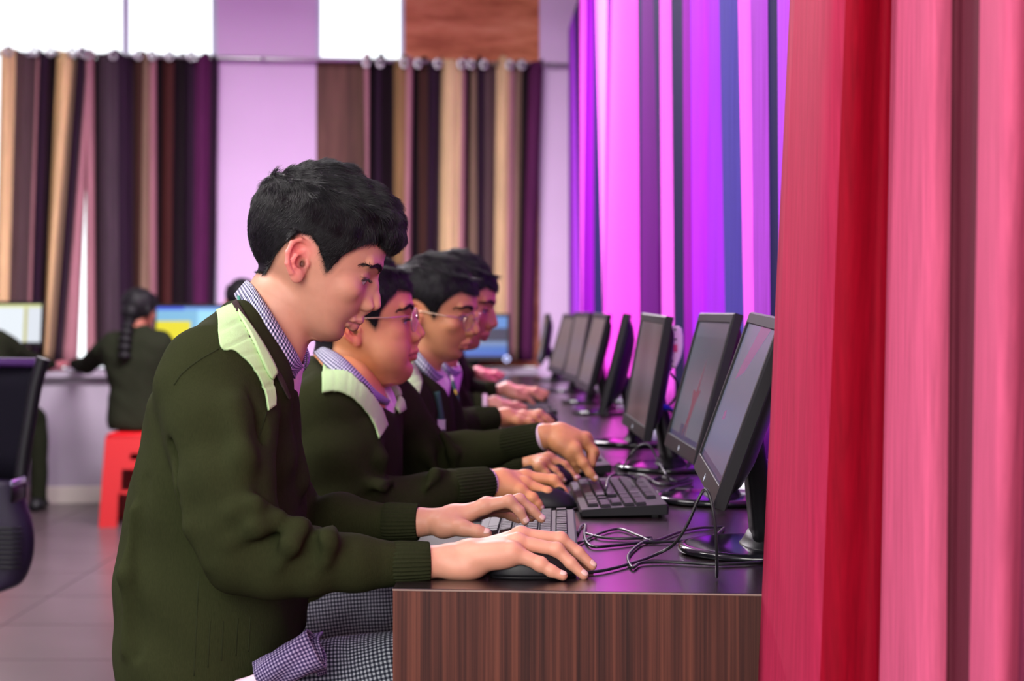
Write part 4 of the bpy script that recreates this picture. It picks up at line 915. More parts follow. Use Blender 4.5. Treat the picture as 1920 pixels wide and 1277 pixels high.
def make_head(root, O, pitch, yaw, scale, h, skin, chub=0.0, lip=None, ear=None, style=(), nstr=6000, glasses=None, neck_px=(), moust=0.0, eyes=0.0042, hh=None, poly=None, brows=True, nosef=0.0, roll=0.0, lipf=1.0, chinf=0.0):
    """O: ear-canal point; local axes f (face), l (own left), u (crown). -> skin piece for the body mesh"""
    cp, sp = math.cos(pitch), math.sin(pitch); fw = np.array((cp, 0, -sp)); uw = np.array((sp, 0, cp)); lw = np.array((0, 1, 0))
    cyw, syw = math.cos(yaw), math.sin(yaw); Rz = np.array([[cyw, -syw, 0], [syw, cyw, 0], [0, 0, 1]]); R = Rz@np.stack([fw, lw, uw], 1)
    if roll: R = R@np.array([[1, 0, 0], [0, math.cos(roll), -math.sin(roll)], [0, math.sin(roll), math.cos(roll)]])
    O = np.array(O); X = lambda p: O+(np.asarray(p)*scale)@R.T; inv = lambda p: ((np.asarray(p)-O)@R)/scale
    neck = [(inv(a), inv(b_), ra/scale, rb/scale) for a, b_, ra, rb in neck_px]
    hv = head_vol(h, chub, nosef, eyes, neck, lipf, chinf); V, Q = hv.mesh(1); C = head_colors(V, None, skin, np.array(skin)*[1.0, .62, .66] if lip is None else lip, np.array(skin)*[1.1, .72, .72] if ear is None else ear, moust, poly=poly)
    piece = (X(V), Q, C)
    po = poly or HAIRPOLY; h2 = hair_vol(hh or h*1.4, hv, style, po); HV, HQ = h2.mesh(1)
    hair = mesh('hair', X(HV), HQ, M['haircap'], root)
    def flow(p):
        f, l, u = p[:, 0], p[:, 1], p[:, 2]; top = np.clip((u-.06)/.05, 0, 1)[:, None]; d = p-np.array((-.135, 0, .085))
        d /= np.linalg.norm(d, axis=1)[:, None]+1e-9; d[:, 2] -= 1.6*np.clip((f-.055)/.035, 0, 1); return d*top*[1.3, .9, .6]+(1-top)*np.stack([-.35+0*f, 0*f, -1+0*f], 1)
    leng = lambda p: (.0075+.0115*np.clip((p[:, 2]-.045)/.05, 0, 1))*(1-.45*np.exp(-((p[:, 0]+.055)**2+(p[:, 2]-.125)**2)/.03**2))*np.where(p[:, 0] > .085, .75, 1)
    if nstr:
        strands('hair_strands', HV, HQ, nstr, hair, X, leng, flow=flow)
        pk = lambda c: (lambda d: np.where((d > -.005) & (d < .0035) & (c[:, 2] > -.045) & (c[:, 0] < .075) & (np.abs(c[:, 1]) < .0745), np.clip((.0035-d)/.006, 0, 1), 0))(poly_sdf(po, c[:, 0], c[:, 2]))
        strands('hairline_stubble', V, Q, nstr//8, hair, X, lambda p: .0042+0*p[:, 0], rad=.00016, npt=4, flow=lambda p: np.stack([-.5+0*p[:, 0], 0*p[:, 0], -1+0*p[:, 0]], 1), lift=(.30, .1), pick=pk)
    # eyes
    for s_ in (-1, 1):
        a = np.linspace(0, math.pi, 13); R_ = []; Cc = []
        ax = np.array((.95, s_*-.02, -.24)); ax /= np.linalg.norm(ax); t1 = np.cross(ax, (0, 0, 1)); t1 /= np.linalg.norm(t1); t2 = np.cross(ax, t1)
        for t in a:
            rr_ = .0122*math.sin(t)+1e-5; R_.append(np.array([np.array((.0745, s_*.0315, .0168))+ax*.0122*math.cos(t)+rr_*(t1*math.cos(q)+t2*math.sin(q)) for q in np.linspace(0, 2*math.pi, 20, endpoint=False)]))
            col = (.01, .008, .008) if t < .24 else ((.035, .016, .010) if t < .50 else (.62, .56, .56)); Cc += [col]*20
        Ve, Fe, _ = loft(R_); mesh('eye', X(Ve), Fe, M['eye'], root, col=np.array(Cc))
        lash = [np.array((.0888, s_*.0220, .0170)), np.array((.0890, s_*.0300, .0190)), np.array((.0862, s_*.0385, .0185)), np.array((.0795, s_*.0465, .0150))]
        ll_ = cr(lash, 5); Ve, Fe = tube(ll_, np.interp(np.linspace(0, 1, len(ll_)), [0, .3, .8, 1], [.0003, .0007, .0008, .0003]), 6, rb=.6); el_ = mesh('eyelash', X(Ve), Fe, M['brow'], root)
        pos = []; nl = 44
        for i_ in range(nl):
            q = ll_[min(len(ll_)-1, int(i_/nl*len(ll_)))]+rng.normal(0, .0004, 3); d = np.array((1.0, s_*(-.25+1.1*i_/nl), -.10))+rng.normal(0, .12, 3); d /= np.linalg.norm(d)
            for k in range(4): pos.append(q+d*.0050*k/3+np.array((0, 0, 1))*(-.0012*k/3+.0016*(k/3)**2))
        c = bpy.data.hair_curves.new('lash_hair'); c.add_curves([4]*nl); c.attributes['position'].data.foreach_set('vector', (X(np.array(pos))-np.array(root.location)).astype(np.float32).ravel())
        ra = c.attributes.get('radius') or c.attributes.new('radius', 'FLOAT', 'POINT'); ra.data.foreach_set('value', np.tile([.00022, .0002, .00015, .00006], nl).astype(np.float32))
        c.materials.append(M['brow']); o = bpy.data.objects.new('lash_hair', c); COL.objects.link(o); o.parent = el_; tag(o, kind='stuff')
        if brows:
            pos = []; nb = 300
            for _ in range(nb):
                t = rng.random(); al = .0135+.040*t; uu = .0362+.0050*math.sin(min(1, t*1.1)*math.pi*.75)-.0050*max(0, t-.6)/.4+rng.normal(0, .0019)*(1-.6*t)
                q = np.array([[.12, s_*al, uu]])
                for _i in range(14): q[:, 0] -= hv.sample(q)*.8
                g_ = hv.grad(q)[0]; d = np.array((0, s_*(1.0), .35-.9*t))+rng.normal(0, .15, 3); d -= g_*(d@g_); d /= np.linalg.norm(d)
                for k in range(4): pos.append(q[0]+g_*(.0003+.0009*k/3)+d*.0075*k/3)
            c = bpy.data.hair_curves.new('eyebrow'); c.add_curves([4]*nb); c.attributes['position'].data.foreach_set('vector', (X(np.array(pos))-np.array(root.location)).astype(np.float32).ravel())
            ra = c.attributes.get('radius') or c.attributes.new('radius', 'FLOAT', 'POINT'); ra.data.foreach_set('value', np.tile([.00026, .00026, .0002, .0001], nb).astype(np.float32))
            c.materials.append(M['brow']); o = bpy.data.objects.new('eyebrow', c); COL.objects.link(o); o.parent = root; tag(o, kind='stuff')
    if glasses:
        gl = None; gf, gu, rx, ry = glasses
        for s_ in (-1, 1):
            a = np.linspace(0, 2*math.pi, 29); tl = .12
            pts = np.stack([gf-.10*np.abs(rx*np.cos(a))*0-.25*(s_*(s_*.033+rx*np.cos(a))-.033)+tl*ry*np.sin(a), s_*.033+rx*np.cos(a), gu+ry*np.sin(a)], 1)
            Vg, Fg = tube(pts[:-1].tolist()+[pts[0]], .0009, 6)
            if gl is None: gl = mesh('glasses', X(Vg), Fg, M['gold'], root)
            else: mesh('rim', X(Vg), Fg, M['gold'], gl)
            c0 = pts[:-1].mean(0); ringf = [c0+(p_-c0)*.97+np.array((.0006, 0, 0)) for p_ in pts[:-1]]; ringb = [q-np.array((.0012, 0, 0)) for q in ringf]; Vg, Fg, _ = loft([np.array(ringb), np.array(ringf)]); mesh('lens', X(Vg), Fg, M['glass'], gl, smooth=False)
            hinge = np.array((gf-.25*rx-.002, s_*(.033+rx), gu+.006)); Vg, Fg = tube([hinge, (.055, s_*.0745, gu+.005), (.010, s_*.0755, gu+.006), (-.012, s_*.076, gu+.002)], .0010, 6, rb=1.3); mesh('temple_arm', X(Vg), Fg, M['gold'], gl)
        Vg, Fg = tube(cr([(gf+.001, -.033+rx, gu+.004), (gf+.006, 0, gu+.007), (gf+.001, .033-rx, gu+.004)], 5), .0010, 6); mesh('bridge', X(Vg), Fg, M['gold'], gl)
    return piece, X

# ------------------------------------------------------------------ hands
def hand(wrist, fingers, thumb, skin, sc=1.0, h=0.0013, palm=(), fr=(.0092, .0084, .0074, .0060), nails=True, up=(0, -.35, 1), mr=None, wr=.0215):
    """wrist: chain of (point, radius) from inside the cuff to the palm; fingers: lists of MCP, PIP, DIP, tip; thumb: CMC, MCP, IP, tip"""
    allp = np.array([p for p, r in wrist]+[q for f_ in fingers for q in f_]+list(thumb))
    Vv = Vol(allp.min(0)-.04, allp.max(0)+.035, h); fr = np.array(fr)*sc
    lat = np.array((0, 1.0, 0))
    for i in range(len(wrist)-1):
        for s_ in (-1, 1): Vv.cone(wrist[i][0]+lat*s_*.005*sc, wrist[i+1][0]+lat*s_*.006*sc, wrist[i][1]-.0012, wrist[i+1][1]-.0012, 0.004)
    w1 = wrist[-1][0]; nf = len(fingers)
    for i, f_ in enumerate(fingers):
        st = w1+lat*((i-(nf-1)/2)*-.007*sc)*(-1 if fingers[0][0][1] > fingers[-1][0][1] else 1)*-1
        Vv.cone(st, f_[0], wr*.62*sc, (mr or fr[0]*1.12), 0.012)
    Vv.chain([w1, thumb[0], thumb[1]], [.017*sc, .0145*sc, .0105*sc], 0.012)
    for c, r, k in palm: Vv.ell(c, r, None, k)
    tips = []
    for f_ in fingers:
        Vv.chain(f_, fr*[1.08, 1, 1, 1], 0.0035, 0.006); Vv.ell(f_[1], [fr[1]*1.06]*3, None, 0.004); Vv.ell(f_[0], [fr[0]*1.1]*3, None, 0.006); tips.append((f_[2], f_[3], f_[1], fr[3]))
    Vv.chain(thumb[1:], np.array([.0102, .0092, .0075])*sc, 0.004, 0.008); tips.append((thumb[2], thumb[3], thumb[1], .0075*sc))
    V, Q = Vv.mesh(1); C = np.tile(np.array(skin), (len(V), 1))
    def blend(mask, c): C[:] = C*(1-mask[:, None])+np.array(c)*mask[:, None]
    for f_ in fingers:
        for q, a in ((f_[1], .25), (f_[0], .18)): blend(a*np.exp(-((V-q)**2).sum(1)/.011**2), np.array(skin)*[1.0, .78, .74])
    npar = []
    for a, b_, pp, r in tips:
        d = np.array(b_)-a; d /= np.linalg.norm(d); blend(.30*np.exp(-((V-b_)**2).sum(1)/.010**2), np.array(skin)*[1.06, .80, .78])
        n_ = np.array(up, float); n_ -= d*(n_@d); n_ /= np.linalg.norm(n_); sd = np.cross(d, n_)
        if nails:
            c = np.array(b_); R_ = []
            for t in np.linspace(0, 1, 8):
                q_ = (-1.05+1.72*t)*r; rd = (r if q_ <= 0 else math.sqrt(max(0, r*r-q_*q_)))*1.015+.0002+.0004*t; hw_ = .95*min(1, math.sqrt(max(.05, 1-((t-.45)/.62)**2)))
                R_.append(np.array([c+d*q_+rd*(n_*math.cos(e_)+sd*math.sin(e_)) for e_ in np.linspace(-hw_, hw_, 9)]))
            npar.append(R_)
    return (V, Q, C), npar
def nail_mesh(npar, parent, c):
    for R_ in npar:
        V, Fa, uv = loft(R_, caps=False, closed=False); o = mesh('fingernail', V, Fa, c, parent)
        md = o.modifiers.new('thick', 'SOLIDIFY'); md.thickness = .0004
M['nail'] = plain('pale_fingernail', lin(232, 190, 178), 0.3)
def cuff(root, a, b, ra, rb, name='cuff', ribs=30, mat='rib', flat=1.2, amp=.0011):
    """ribbed knit band from a to b"""
    a, b = np.array(a), np.array(b); T = (b-a)/np.linalg.norm(b-a); v = np.cross(T, (0, 1, 0)); v /= np.linalg.norm(v); u = np.cross(v, T); n = ribs*4; R = []
    prof = [(0, .94), (.04, 1.0), (.25, 1.03), (.5, 1.02), (.8, 1.0), (.97, .985), (1.0, .95), (1.0, .86), (.9, .84)]
    for t, s_ in prof:
        r = (ra+(rb-ra)*t)*s_; q = np.linspace(0, 2*math.pi, n, endpoint=False); rr_ = r+amp*np.sign(np.cos(q*ribs))*np.abs(np.cos(q*ribs))**.6
        R.append(a+(b-a)*t+rr_[:, None]*(np.cos(q)[:, None]*u*flat+np.sin(q)[:, None]*v))
    V, Fa, uv = loft(R, caps=False); return mesh(name, V, Fa, M[mat], root)
def project(vol, pts, dr, off):
    p = np.array(pts, float); dr = p-np.array((0, 0, HC)) if dr is None else np.tile(np.array(dr, float), (len(p), 1)); dr = dr/np.linalg.norm(dr, axis=1)[:, None]
    for _ in range(70): p = p+dr*np.clip(vol.sample(p), -.01, .015)[:, None]*.7
    return p+vol.grad(p)*off
def sheet(top, bot, nu, nv):
    """grid of points between two polylines"""
    def res(l, n):
        l = cr(l, 6); s_ = np.r_[0, np.cumsum(np.linalg.norm(np.diff(l, axis=0), axis=1))]; return np.stack([np.interp(np.linspace(0, s_[-1], n), s_, l[:, i]) for i in range(3)], 1)
    t, b_ = res(top, nu), res(bot, nu); G = np.array([t*(1-v)+b_*v for v in np.linspace(0, 1, nv)]); return G
def grid_mesh(name, G, mat, parent, thick=.0, uvs=1.0, off=0):
    nv, nu = G.shape[:2]; Fa = [[i*nu+j, i*nu+j+1, (i+1)*nu+j+1, (i+1)*nu+j] for i in range(nv-1) for j in range(nu-1)]
    su = np.r_[0, np.cumsum(np.linalg.norm(np.diff(G, axis=1), axis=2).mean(0))]; sv = np.r_[0, np.cumsum(np.linalg.norm(np.diff(G, axis=0), axis=2).mean(1))]
    uv = np.stack([np.tile(su, nv), np.repeat(sv, nu)], 1)*uvs; o = mesh(name, G.reshape(-1, 3), Fa, M[mat], parent, uv=uv)
    if thick: md = o.modifiers.new('thick', 'SOLIDIFY'); md.thickness = thick; md.offset = off
    return o
# ------------------------------------------------------------------ the nearest boy
S1 = np.array(lin(206, 150, 124)); LIP1 = np.array(lin(176, 98, 100)); EAR1 = np.array(lin(236, 132, 126))
def row(py, xb, xf, hw, d): p = P(xb, py, d); return (p[2], p[0], P(xf, py, d)[0], d, hw)
boy = empty('person', P(400, 1290, 2.28).tolist(), 'boy in dark green sweater sitting nearest, hand on a mouse at the desk corner', 'person')
dm = 2.28
tors = [row(*r, dm) for r in ((1340, 240, 545, .186), (1250, 233, 562, .188), (1180, 229, 572, .186), (1100, 227, 575, .178), (1000, 238, 572, .170), (900, 260, 566, .172), (830, 276, 560, .172), (780, 287, 556, .172), (730, 298, 549, .166), (690, 322, 543, .145), (650, 352, 525, .112), (610, 392, 512, .078), (575, 425, 495, .050))]
sv = Vol((-.57, 1.97, .545), (.0, 2.66, 1.13), .0038)
sv.field(slices(tors, 2.5), .01)
sh = P(398, 722, 2.135); el = P(452, 1038, 2.065); cf = P(738, 1056, 2.10)
sv.cone(P(455, 640, 2.22), P(405, 700, 2.15), .045, .066, .03)                         # near shoulder slope
sv.cone(P(450, 645, 2.20), P(462, 725, 2.165), .042, .052, .03); sv.cone(P(462, 725, 2.165), P(500, 850, 2.2), .052, .03, .03)
sv.cone(P(455, 640, 2.34), P(430, 715, 2.43), .045, .062, .03)                         # far shoulder
sv.chain([sh, P(408, 800, 2.11), P(424, 900, 2.085), P(440, 985, 2.07), el], [.066, .064, .060, .054, .047], .014, .022)
sv.chain([el, P(510, 1056, 2.062), P(580, 1053, 2.068), P(660, 1054, 2.082), cf], [.047, .045, .041, .036, .0265], .010)
sv.cone(P(492, 780, 2.12), P(470, 880, 2.10), .020, .018, .018)                         # loose front of the sleeve
fel = P(560, 1008, 2.43)
sv.chain([P(440, 740, 2.42), P(500, 880, 2.44), fel], [.060, .052, .047], .014, .02)
sv.chain([fel, P(640, 978, 2.41), P(724, 980, 2.39)], [.045, .040, .0275], .01)
sv.cone(P(515, 700, 2.26), P(556, 900, 2.26), .012, .012, .03)
# folds: raised rolls and creases at the elbow and on the forearm
def roll(pts, r, k=.012, sub=False): sv.chain([P(*q) for q in pts], [r*.55]+[r]*(len(pts)-2)+[r*.45], k, k, sub)
roll([(392, 968, 2.035), (440, 962, 2.022), (480, 946, 2.02), (508, 950, 2.035)], .010, .010)
#roll([(410, 995, 2.022), (450, 975, 2.010), (495, 962, 2.016), (515, 968, 2.03)], .0035, .012, True)
roll([(430, 1020, 2.02), (480, 990, 2.015), (520, 974, 2.03), (540, 985, 2.04)], .011, .012)
roll([(520, 1062, 2.018), (545, 1020, 2.015), (560, 990, 2.03), (572, 982, 2.045)], .010, .014)
#roll([(500, 1070, 2.012), (528, 1030, 2.006), (548, 1000, 2.018)], .0045, .016, True)
roll([(610, 1050, 2.03), (612, 1015, 2.03), (625, 993, 2.05)], .010, .016)
roll([(575, 1072, 2.02), (586, 1030, 2.018), (592, 995, 2.03)], .005, .016, True)
#roll([(690, 1078, 2.068), (668, 1040, 2.05), (655, 1010, 2.06)], .004, .016, True)
roll([(345, 900, 2.05), (362, 990, 2.04), (390, 1060, 2.035)], .008, .016)              # sleeve back edge
roll([(330, 830, 2.075), (352, 930, 2.06), (374, 1010, 2.06), (398, 1080, 2.06)], .006, .012, True)
roll([(476, 735, 2.078), (486, 800, 2.08), (478, 850, 2.075)], .0045, .016, True)
roll([(440, 760, 2.06), (455, 860, 2.035), (452, 930, 2.03)], .010, .024)
roll([(250, 960, 2.14), (238, 1080, 2.13), (240, 1220, 2.13)], .006, .016)
roll([(268, 900, 2.13), (256, 1040, 2.11), (256, 1230, 2.11)], .006, .012, True)
sl, x, y, z = sv.block(sv.lo, sv.lo+sv.h*sv.n)
sv.D = sv.D+(.0022*np.sin(x*38+z*22+y*18)*np.sin(z*31-x*17+1.3)+.0012*np.sin(z*70+x*55)*np.sin(y*60+x*20)).astype(np.float32)
# cut: hem sloping down to the back, sleeve ends, neck opening
def half(vol, p0, n_, k=.004):
    n_ = np.array(n_, float)/np.linalg.norm(n_); p0 = np.array(p0); s_, x, y, z = vol.block(vol.lo, vol.lo+vol.h*vol.n); vol.D = -_smin(-vol.D, -((x-p0[0])*n_[0]+(y-p0[1])*n_[1]+(z-p0[2])*n_[2]+0*vol.D).astype(np.float32), k)
hem0 = P(574, 1183, 2.28); hem1 = P(452, 1292, 2.28); tdir = hem1-hem0; hn_ = np.array((-tdir[2], 0, tdir[0])); hn_ = hn_/np.linalg.norm(hn_); sl, x, y, z = sv.block(sv.lo, sv.lo+sv.h*sv.n)
sv.D = -_smin(-sv.D, -np.minimum((x-hem0[0])*hn_[0]+(z-hem0[2])*hn_[2]+0*y, .715-z+0*x+0*y).astype(np.float32), .006)
V, Q = sv.mesh(1); sweater = mesh('sweater', V, Q, M['sweater'], boy); sweater['label'] = 'dark olive green knitted school sweater'
cuff(sweater, P(733, 1056, 2.10), P(806, 1054, 2.105), .0258, .0246)
cuff(sweater, P(720, 979, 2.39), P(785, 979, 2.385), .0262, .0252)
# pale shoulder patch lying on the sweater
top = [P(436, 574, 1.99), P(455, 606, 2.0), P(478, 650, 2.0), P(500, 690, 2.0), P(512, 730, 2.0), P(513, 762, 2.0)]
bot = [P(408, 586, 2.0), P(413, 652, 2.0), P(440, 660, 2.0), P(472, 690, 2.0), P(492, 730, 2.0), P(500, 771, 2.0)]
G = sheet(top, bot, 46, 18); sp_ = G.shape; pr = project(sv, G.reshape(-1, 3), None, .0030).reshape(sp_)
for j in (8, 15, 22, 29, 36): pr[:, j] -= (sv.grad(pr[:, j])*.0016)
patch = grid_mesh('shoulder_patch', pr, 'patch', sweater, .003); patch['label'] = 'pale green quilted shoulder patch'
top2 = [P(446, 588, 2.0), P(480, 640, 2.0), P(506, 683, 2.0), P(513, 700, 2.0)]; bot2 = [P(446, 598, 2.0), P(474, 652, 2.0), P(496, 700, 2.0), P(505, 712, 2.0)]
G = sheet(top2, bot2, 26, 6); pr = project(sv, G.reshape(-1, 3), None, .0062).reshape(G.shape); grid_mesh('patch_flap', pr, 'patch', sweater, .004)
# ribbed neckline running down into the V, seam of the sleeve
G = sheet([P(444, 566, 2.0), P(470, 614, 2.0), P(500, 668, 2.0), P(528, 712, 2.0), P(541, 745, 2.05)], [P(436, 574, 1.99), P(458, 622, 2.0), P(488, 676, 2.0), P(514, 704, 2.0), P(538, 748, 2.05)], 60, 8)
pr = project(sv, G.reshape(-1, 3), None, .0024).reshape(G.shape); pr[:, ::2] += sv.grad(pr[:, ::2].reshape(-1, 3)).reshape(pr[:, ::2].shape)*.0010; grid_mesh('neck_rib', pr, 'vneck', sweater, .003)
for pts in ([(326, 722), (342, 700), (372, 676), (410, 654)], [(500, 772), (492, 800), (484, 826)]):
    l = cr([P(a, b_, 2.0) for a, b_ in pts], 10); l = project(sv, l, None, -.0004); V, Fa = tube(l, .0014, 6); mesh('seam', V, Fa, M['rib'], sweater)
for x0, x1, y0_, y1_ in ((372, 364, 1090, 1268), (394, 390, 1165, 1252), (419, 415, 1165, 1240), (446, 442, 1160, 1230), (470, 466, 1155, 1222)):
    l = project(sv, np.array([P(x0+(x1-x0)*t, y0_+(y1_-y0_)*t, 1.99) for t in np.linspace(0, 1, 14)]), None, -.0006); V, Fa = tube(l, .0012, 5); mesh('knit_seam', V, Fa, M['rib'], sweater)
# shirt: body at the V, folded collar in gingham
shv = Vol((-.30, 2.16, .90), (-.24, 2.40, 1.08), .004); shv.ell(P(540, 715, 2.275), (.024, .045, .075), None, .01)
hn = [(462, 527, 2.278), (474, 536, 2.238), (500, 574, 2.212), (530, 622, 2.206), (556, 664, 2.224), (568, 690, 2.262)]
hb = [(440, 552, 2.278), (450, 574, 2.222), (478, 620, 2.178), (508, 664, 2.172), (534, 703, 2.186), (560, 694, 2.252)]
hm = [((a[0]+b_[0])/2+6*s_, (a[1]+b_[1])/2-7*s_, (a[2]*.45+b_[2]*.55)-.006*s_) for a, b_, s_ in zip(hn, hb, (1, 1, 1, 1, 1, .4))]
def ribbon(rows, nu, nv, mat, name, parent, thick=.0022, mirror=None):
    rs = [cr([P(*q) for q in r], 8) for r in rows]
    if mirror is not None:
        for r in rs: r[:, 1] = 2*mirror-r[:, 1]
    G = []
    for v in np.linspace(0, 1, nv):
        if len(rs) == 3: G.append(rs[0]*(1-v)*(1-2*v)+rs[1]*4*v*(1-v)+rs[2]*v*(2*v-1))
        else: G.append(rs[0]*(1-v)+rs[1]*v)
    G = np.array(G); return grid_mesh(name, G if mirror is None else G[:, ::-1], mat, parent, thick)
collar = ribbon([hn, hm, hb], 0, 9, 'check', 'shirt_collar', boy); collar['label'] = 'blue and white gingham shirt collar'
ribbon([hn, hm, hb], 0, 9, 'check', 'collar_wing', collar, mirror=2.28)
hs = [(466, 532, 2.278), (480, 545, 2.242), (506, 584, 2.222), (534, 630, 2.216), (556, 668, 2.234), (565, 694, 2.268)]
hs2 = [(456, 560, 2.278), (470, 584, 2.235), (496, 620, 2.208), (522, 660, 2.205), (545, 700, 2.225), (556, 716, 2.268)]
ribbon([hs, hs2], 0, 6, 'check', 'collar_stand', collar); ribbon([hs, hs2], 0, 6, 'check', 'collar_stand', collar, mirror=2.28)
R = []
for py, xb, xf, hw in ((684, 540, 569, .020), (700, 536, 566, .030), (730, 530, 561, .034), (765, 525, 555, .030), (800, 520, 550, .024)):
    p = P(xb, py, 2.27); q = P(xf, py, 2.27); cx_ = (p[0]+q[0])/2; rx_ = (q[0]-p[0])/2; R.append(np.array([(cx_+rx_*math.cos(a), 2.275+hw*math.sin(a), p[2]) for a in np.linspace(0, 2*math.pi, 20, endpoint=False)]))
V, Fa, uv = loft(R[::-1]); mesh('shirt_front', V, Fa, M['shirt'], boy)
V, Fa = tube(cr([P(447, 556, 2.232), P(450, 568, 2.218), P(458, 583, 2.205)], 5), .0022, 6); mesh('lanyard', V, Fa, plain('teal_lanyard', lin(40, 130, 110), 0.6), boy)
# legs in gingham trousers, sitting with the knees under the desk
def leg(root, hip, knee, ankle, r, mat, name='trouser_leg', n=28, wr=.004):
    pts = cr([hip, (hip+knee)/2+np.array((0, 0, .01)), knee, (knee*.5+ankle*.5)+np.array((.01, 0, 0)), ankle], 7); rr_ = np.interp(np.linspace(0, 1, len(pts)), np.linspace(0, 1, len(r)), r); R = []
    T = np.gradient(pts, axis=0); T /= np.linalg.norm(T, axis=1)[:, None]; v = np.array((0, 1.0, 0))
    for i in range(len(pts)):
        u = np.cross(v, T[i]); u /= np.linalg.norm(u); q = np.linspace(0, 2*math.pi, n, endpoint=False); w_ = rr_[i]+wr*np.sin(q*3+i*.55)*np.sin(i*.7+q)
        R.append(pts[i]+w_[:, None]*(np.cos(q)[:, None]*u+np.sin(q)[:, None]*v))
    V, Fa, uv = loft(R); return mesh(name, V, Fa, M[mat], root, uv=uv)
for dy in (2.215, 2.375):
    leg(boy, P(430, 1340, dy), P(860, 1306, dy), np.array((P(860, 0, dy)[0]+.03, dy, .07)), (.072, .078, .066, .058, .056), 'check2')
# rolled shirt tail on the lap
pts = cr([P(487, 1272, 2.10), P(520, 1252, 2.085), P(560, 1232, 2.08), P(596, 1216, 2.09)], 7); R = []
for i, p in enumerate(pts):
    t = i/(len(pts)-1); q = np.linspace(0, 2*math.pi, 26, endpoint=False); rr_ = (.021+.006*t)*(1+.10*np.sin(3*q+4*t)+.05*np.sin(5*q+9*t)); T = pts[-1]-pts[0]; T /= np.linalg.norm(T); u = np.cross((0, 1, 0), T)
    R.append(p+rr_[:, None]*(np.cos(q)[:, None]*u*.95+np.sin(q)[:, None]*np.array((0, 1, 0))))
V, Fa, uv = loft(R, caps=False); o = mesh('shirt_tail', V, Fa, M['check3'], boy, uv=uv[:, ::-1]); md = o.modifiers.new('thick', 'SOLIDIFY'); md.thickness = .002
st_ = o; G = sheet([P(606, 1186, 2.15), P(598, 1200, 2.10), P(606, 1232, 2.09), P(612, 1262, 2.11)], [P(560, 1196, 2.16), P(576, 1212, 2.10), P(588, 1240, 2.085), P(596, 1268, 2.10)], 24, 8); grid_mesh('tail_fold', G, 'check3', st_, .003)
V, Fa = tube(cr([P(446, 1288, 2.10), P(470, 1281, 2.09), P(500, 1268, 2.09)], 5), [.009]*11, 10); mesh('tail_lining', V, Fa, M['shirt'], st_)
# skin: head and neck, both hands, trunk and arms inside the clothes
hp, X1 = make_head(boy, P(566, 500, 2.27), math.radians(24), math.radians(5.5), 1.0, .0012, S1, lip=LIP1, ear=EAR1, nstr=60000, moust=.22, eyes=.0050,
    style=[((-.001, 0, .0600), (.0830, .0770, .0865), 0), ((.060, 0, .0965), (.054, .061, .037), -.55), ((.026, 0, .112), (.070, .055, .030), -.15)],
    neck_px=[(P(534, 560, 2.27), P(486, 655, 2.275), .0500, .060), (P(548, 570, 2.25), P(540, 660, 2.25), .020, .018)])
v3 = lambda l: [P(*q) for q in l]
wr_ = [(P(735, 1057, 2.102), .0195), (P(800, 1055, 2.105), .0205), (P(845, 1048, 2.108), .0195), (P(880, 1043, 2.11), .0190)]
fing = [v3(q) for q in ([(978, 1005, 2.150), (1052, 1014, 2.156), (1086, 1042, 2.158), (1104, 1066, 2.158)], [(976, 1004, 2.128), (1051, 1011, 2.130), (1084, 1036, 2.128), (1110, 1061, 2.126)],
    [(970, 1017, 2.107), (1044, 1031, 2.104), (1070, 1056, 2.100), (1094, 1079, 2.097)], [(961, 1035, 2.089), (1013, 1058, 2.084), (1034, 1071, 2.081), (1055, 1080, 2.079)])]
SH = np.array(lin(226, 176, 152))
hr, n1 = hand(wr_, fing, v3([(885, 1058, 2.145), (935, 1062, 2.168), (970, 1066, 2.176), (1000, 1072, 2.178)]), S1*1.12, h=.0012, palm=[(P(868, 1066, 2.10), (.030, .020, .0155), .012), (P(930, 1044, 2.09), (.032, .014, .016), .012)])
nail_mesh(n1, boy, M['nail'])
wl_ = [(P(720, 979, 2.390), .0195), (P(785, 979, 2.385), .0205), (P(826, 978, 2.382), .0190), (P(850, 974, 2.382), .0180)]
fing = [v3(q) for q in ([(908, 950, 2.372), (955, 940, 2.366), (974, 958, 2.364), (984, 977, 2.364)], [(912, 947, 2.392), (974, 938, 2.390), (998, 957, 2.389), (1015, 973, 2.388)],
    [(912, 951, 2.412), (964, 948, 2.414), (984, 960, 2.415), (996, 971, 2.415)], [(902, 958, 2.432), (940, 958, 2.440), (958, 966, 2.442), (972, 974, 2.442)])]
hl, n2 = hand(wl_, fing, v3([(832, 986, 2.362), (868, 990, 2.346), (896, 997, 2.340), (912, 1001, 2.338)]), S1*1.02, h=.0013, up=(0, -.6, 1))
nail_mesh(n2, boy, M['nail'])
def trunk(tab, arms, h=.009):
    z0 = min(t[0] for t in tab); z1 = max(t[0] for t in tab); lo = [min([t[1] for t in tab]+[p[0] for a, r in arms for p in a])-.05, min([t[3]-t[4] for t in tab]+[p[1] for a, r in arms for p in a])-.05, min([z0]+[p[2] for a, r in arms for p in a])-.05]
    hi = [max([t[2] for t in tab]+[p[0] for a, r in arms for p in a])+.05, max([t[3]+t[4] for t in tab]+[p[1] for a, r in arms for p in a])+.05, max([z1]+[p[2] for a, r in arms for p in a])+.05]
    tv = Vol(lo, hi, h); tv.field(slices([(z, xb+.018, xf-.018, yc, max(.02, hw-.018)) for z, xb, xf, yc, hw in tab], 2.4), .01)
    for a, r in arms: tv.chain(a, r, .012)
    V, Q = tv.mesh(0); return V, Q, np.tile(S1*.95, (len(V), 1))
tr = trunk([t for t in tors if t[0] > .64], [([sh, el, P(725, 1057, 2.10)], [.042, .034, .020]), ([P(440, 740, 2.43), fel, P(712, 980, 2.39)], [.042, .034, .020])])
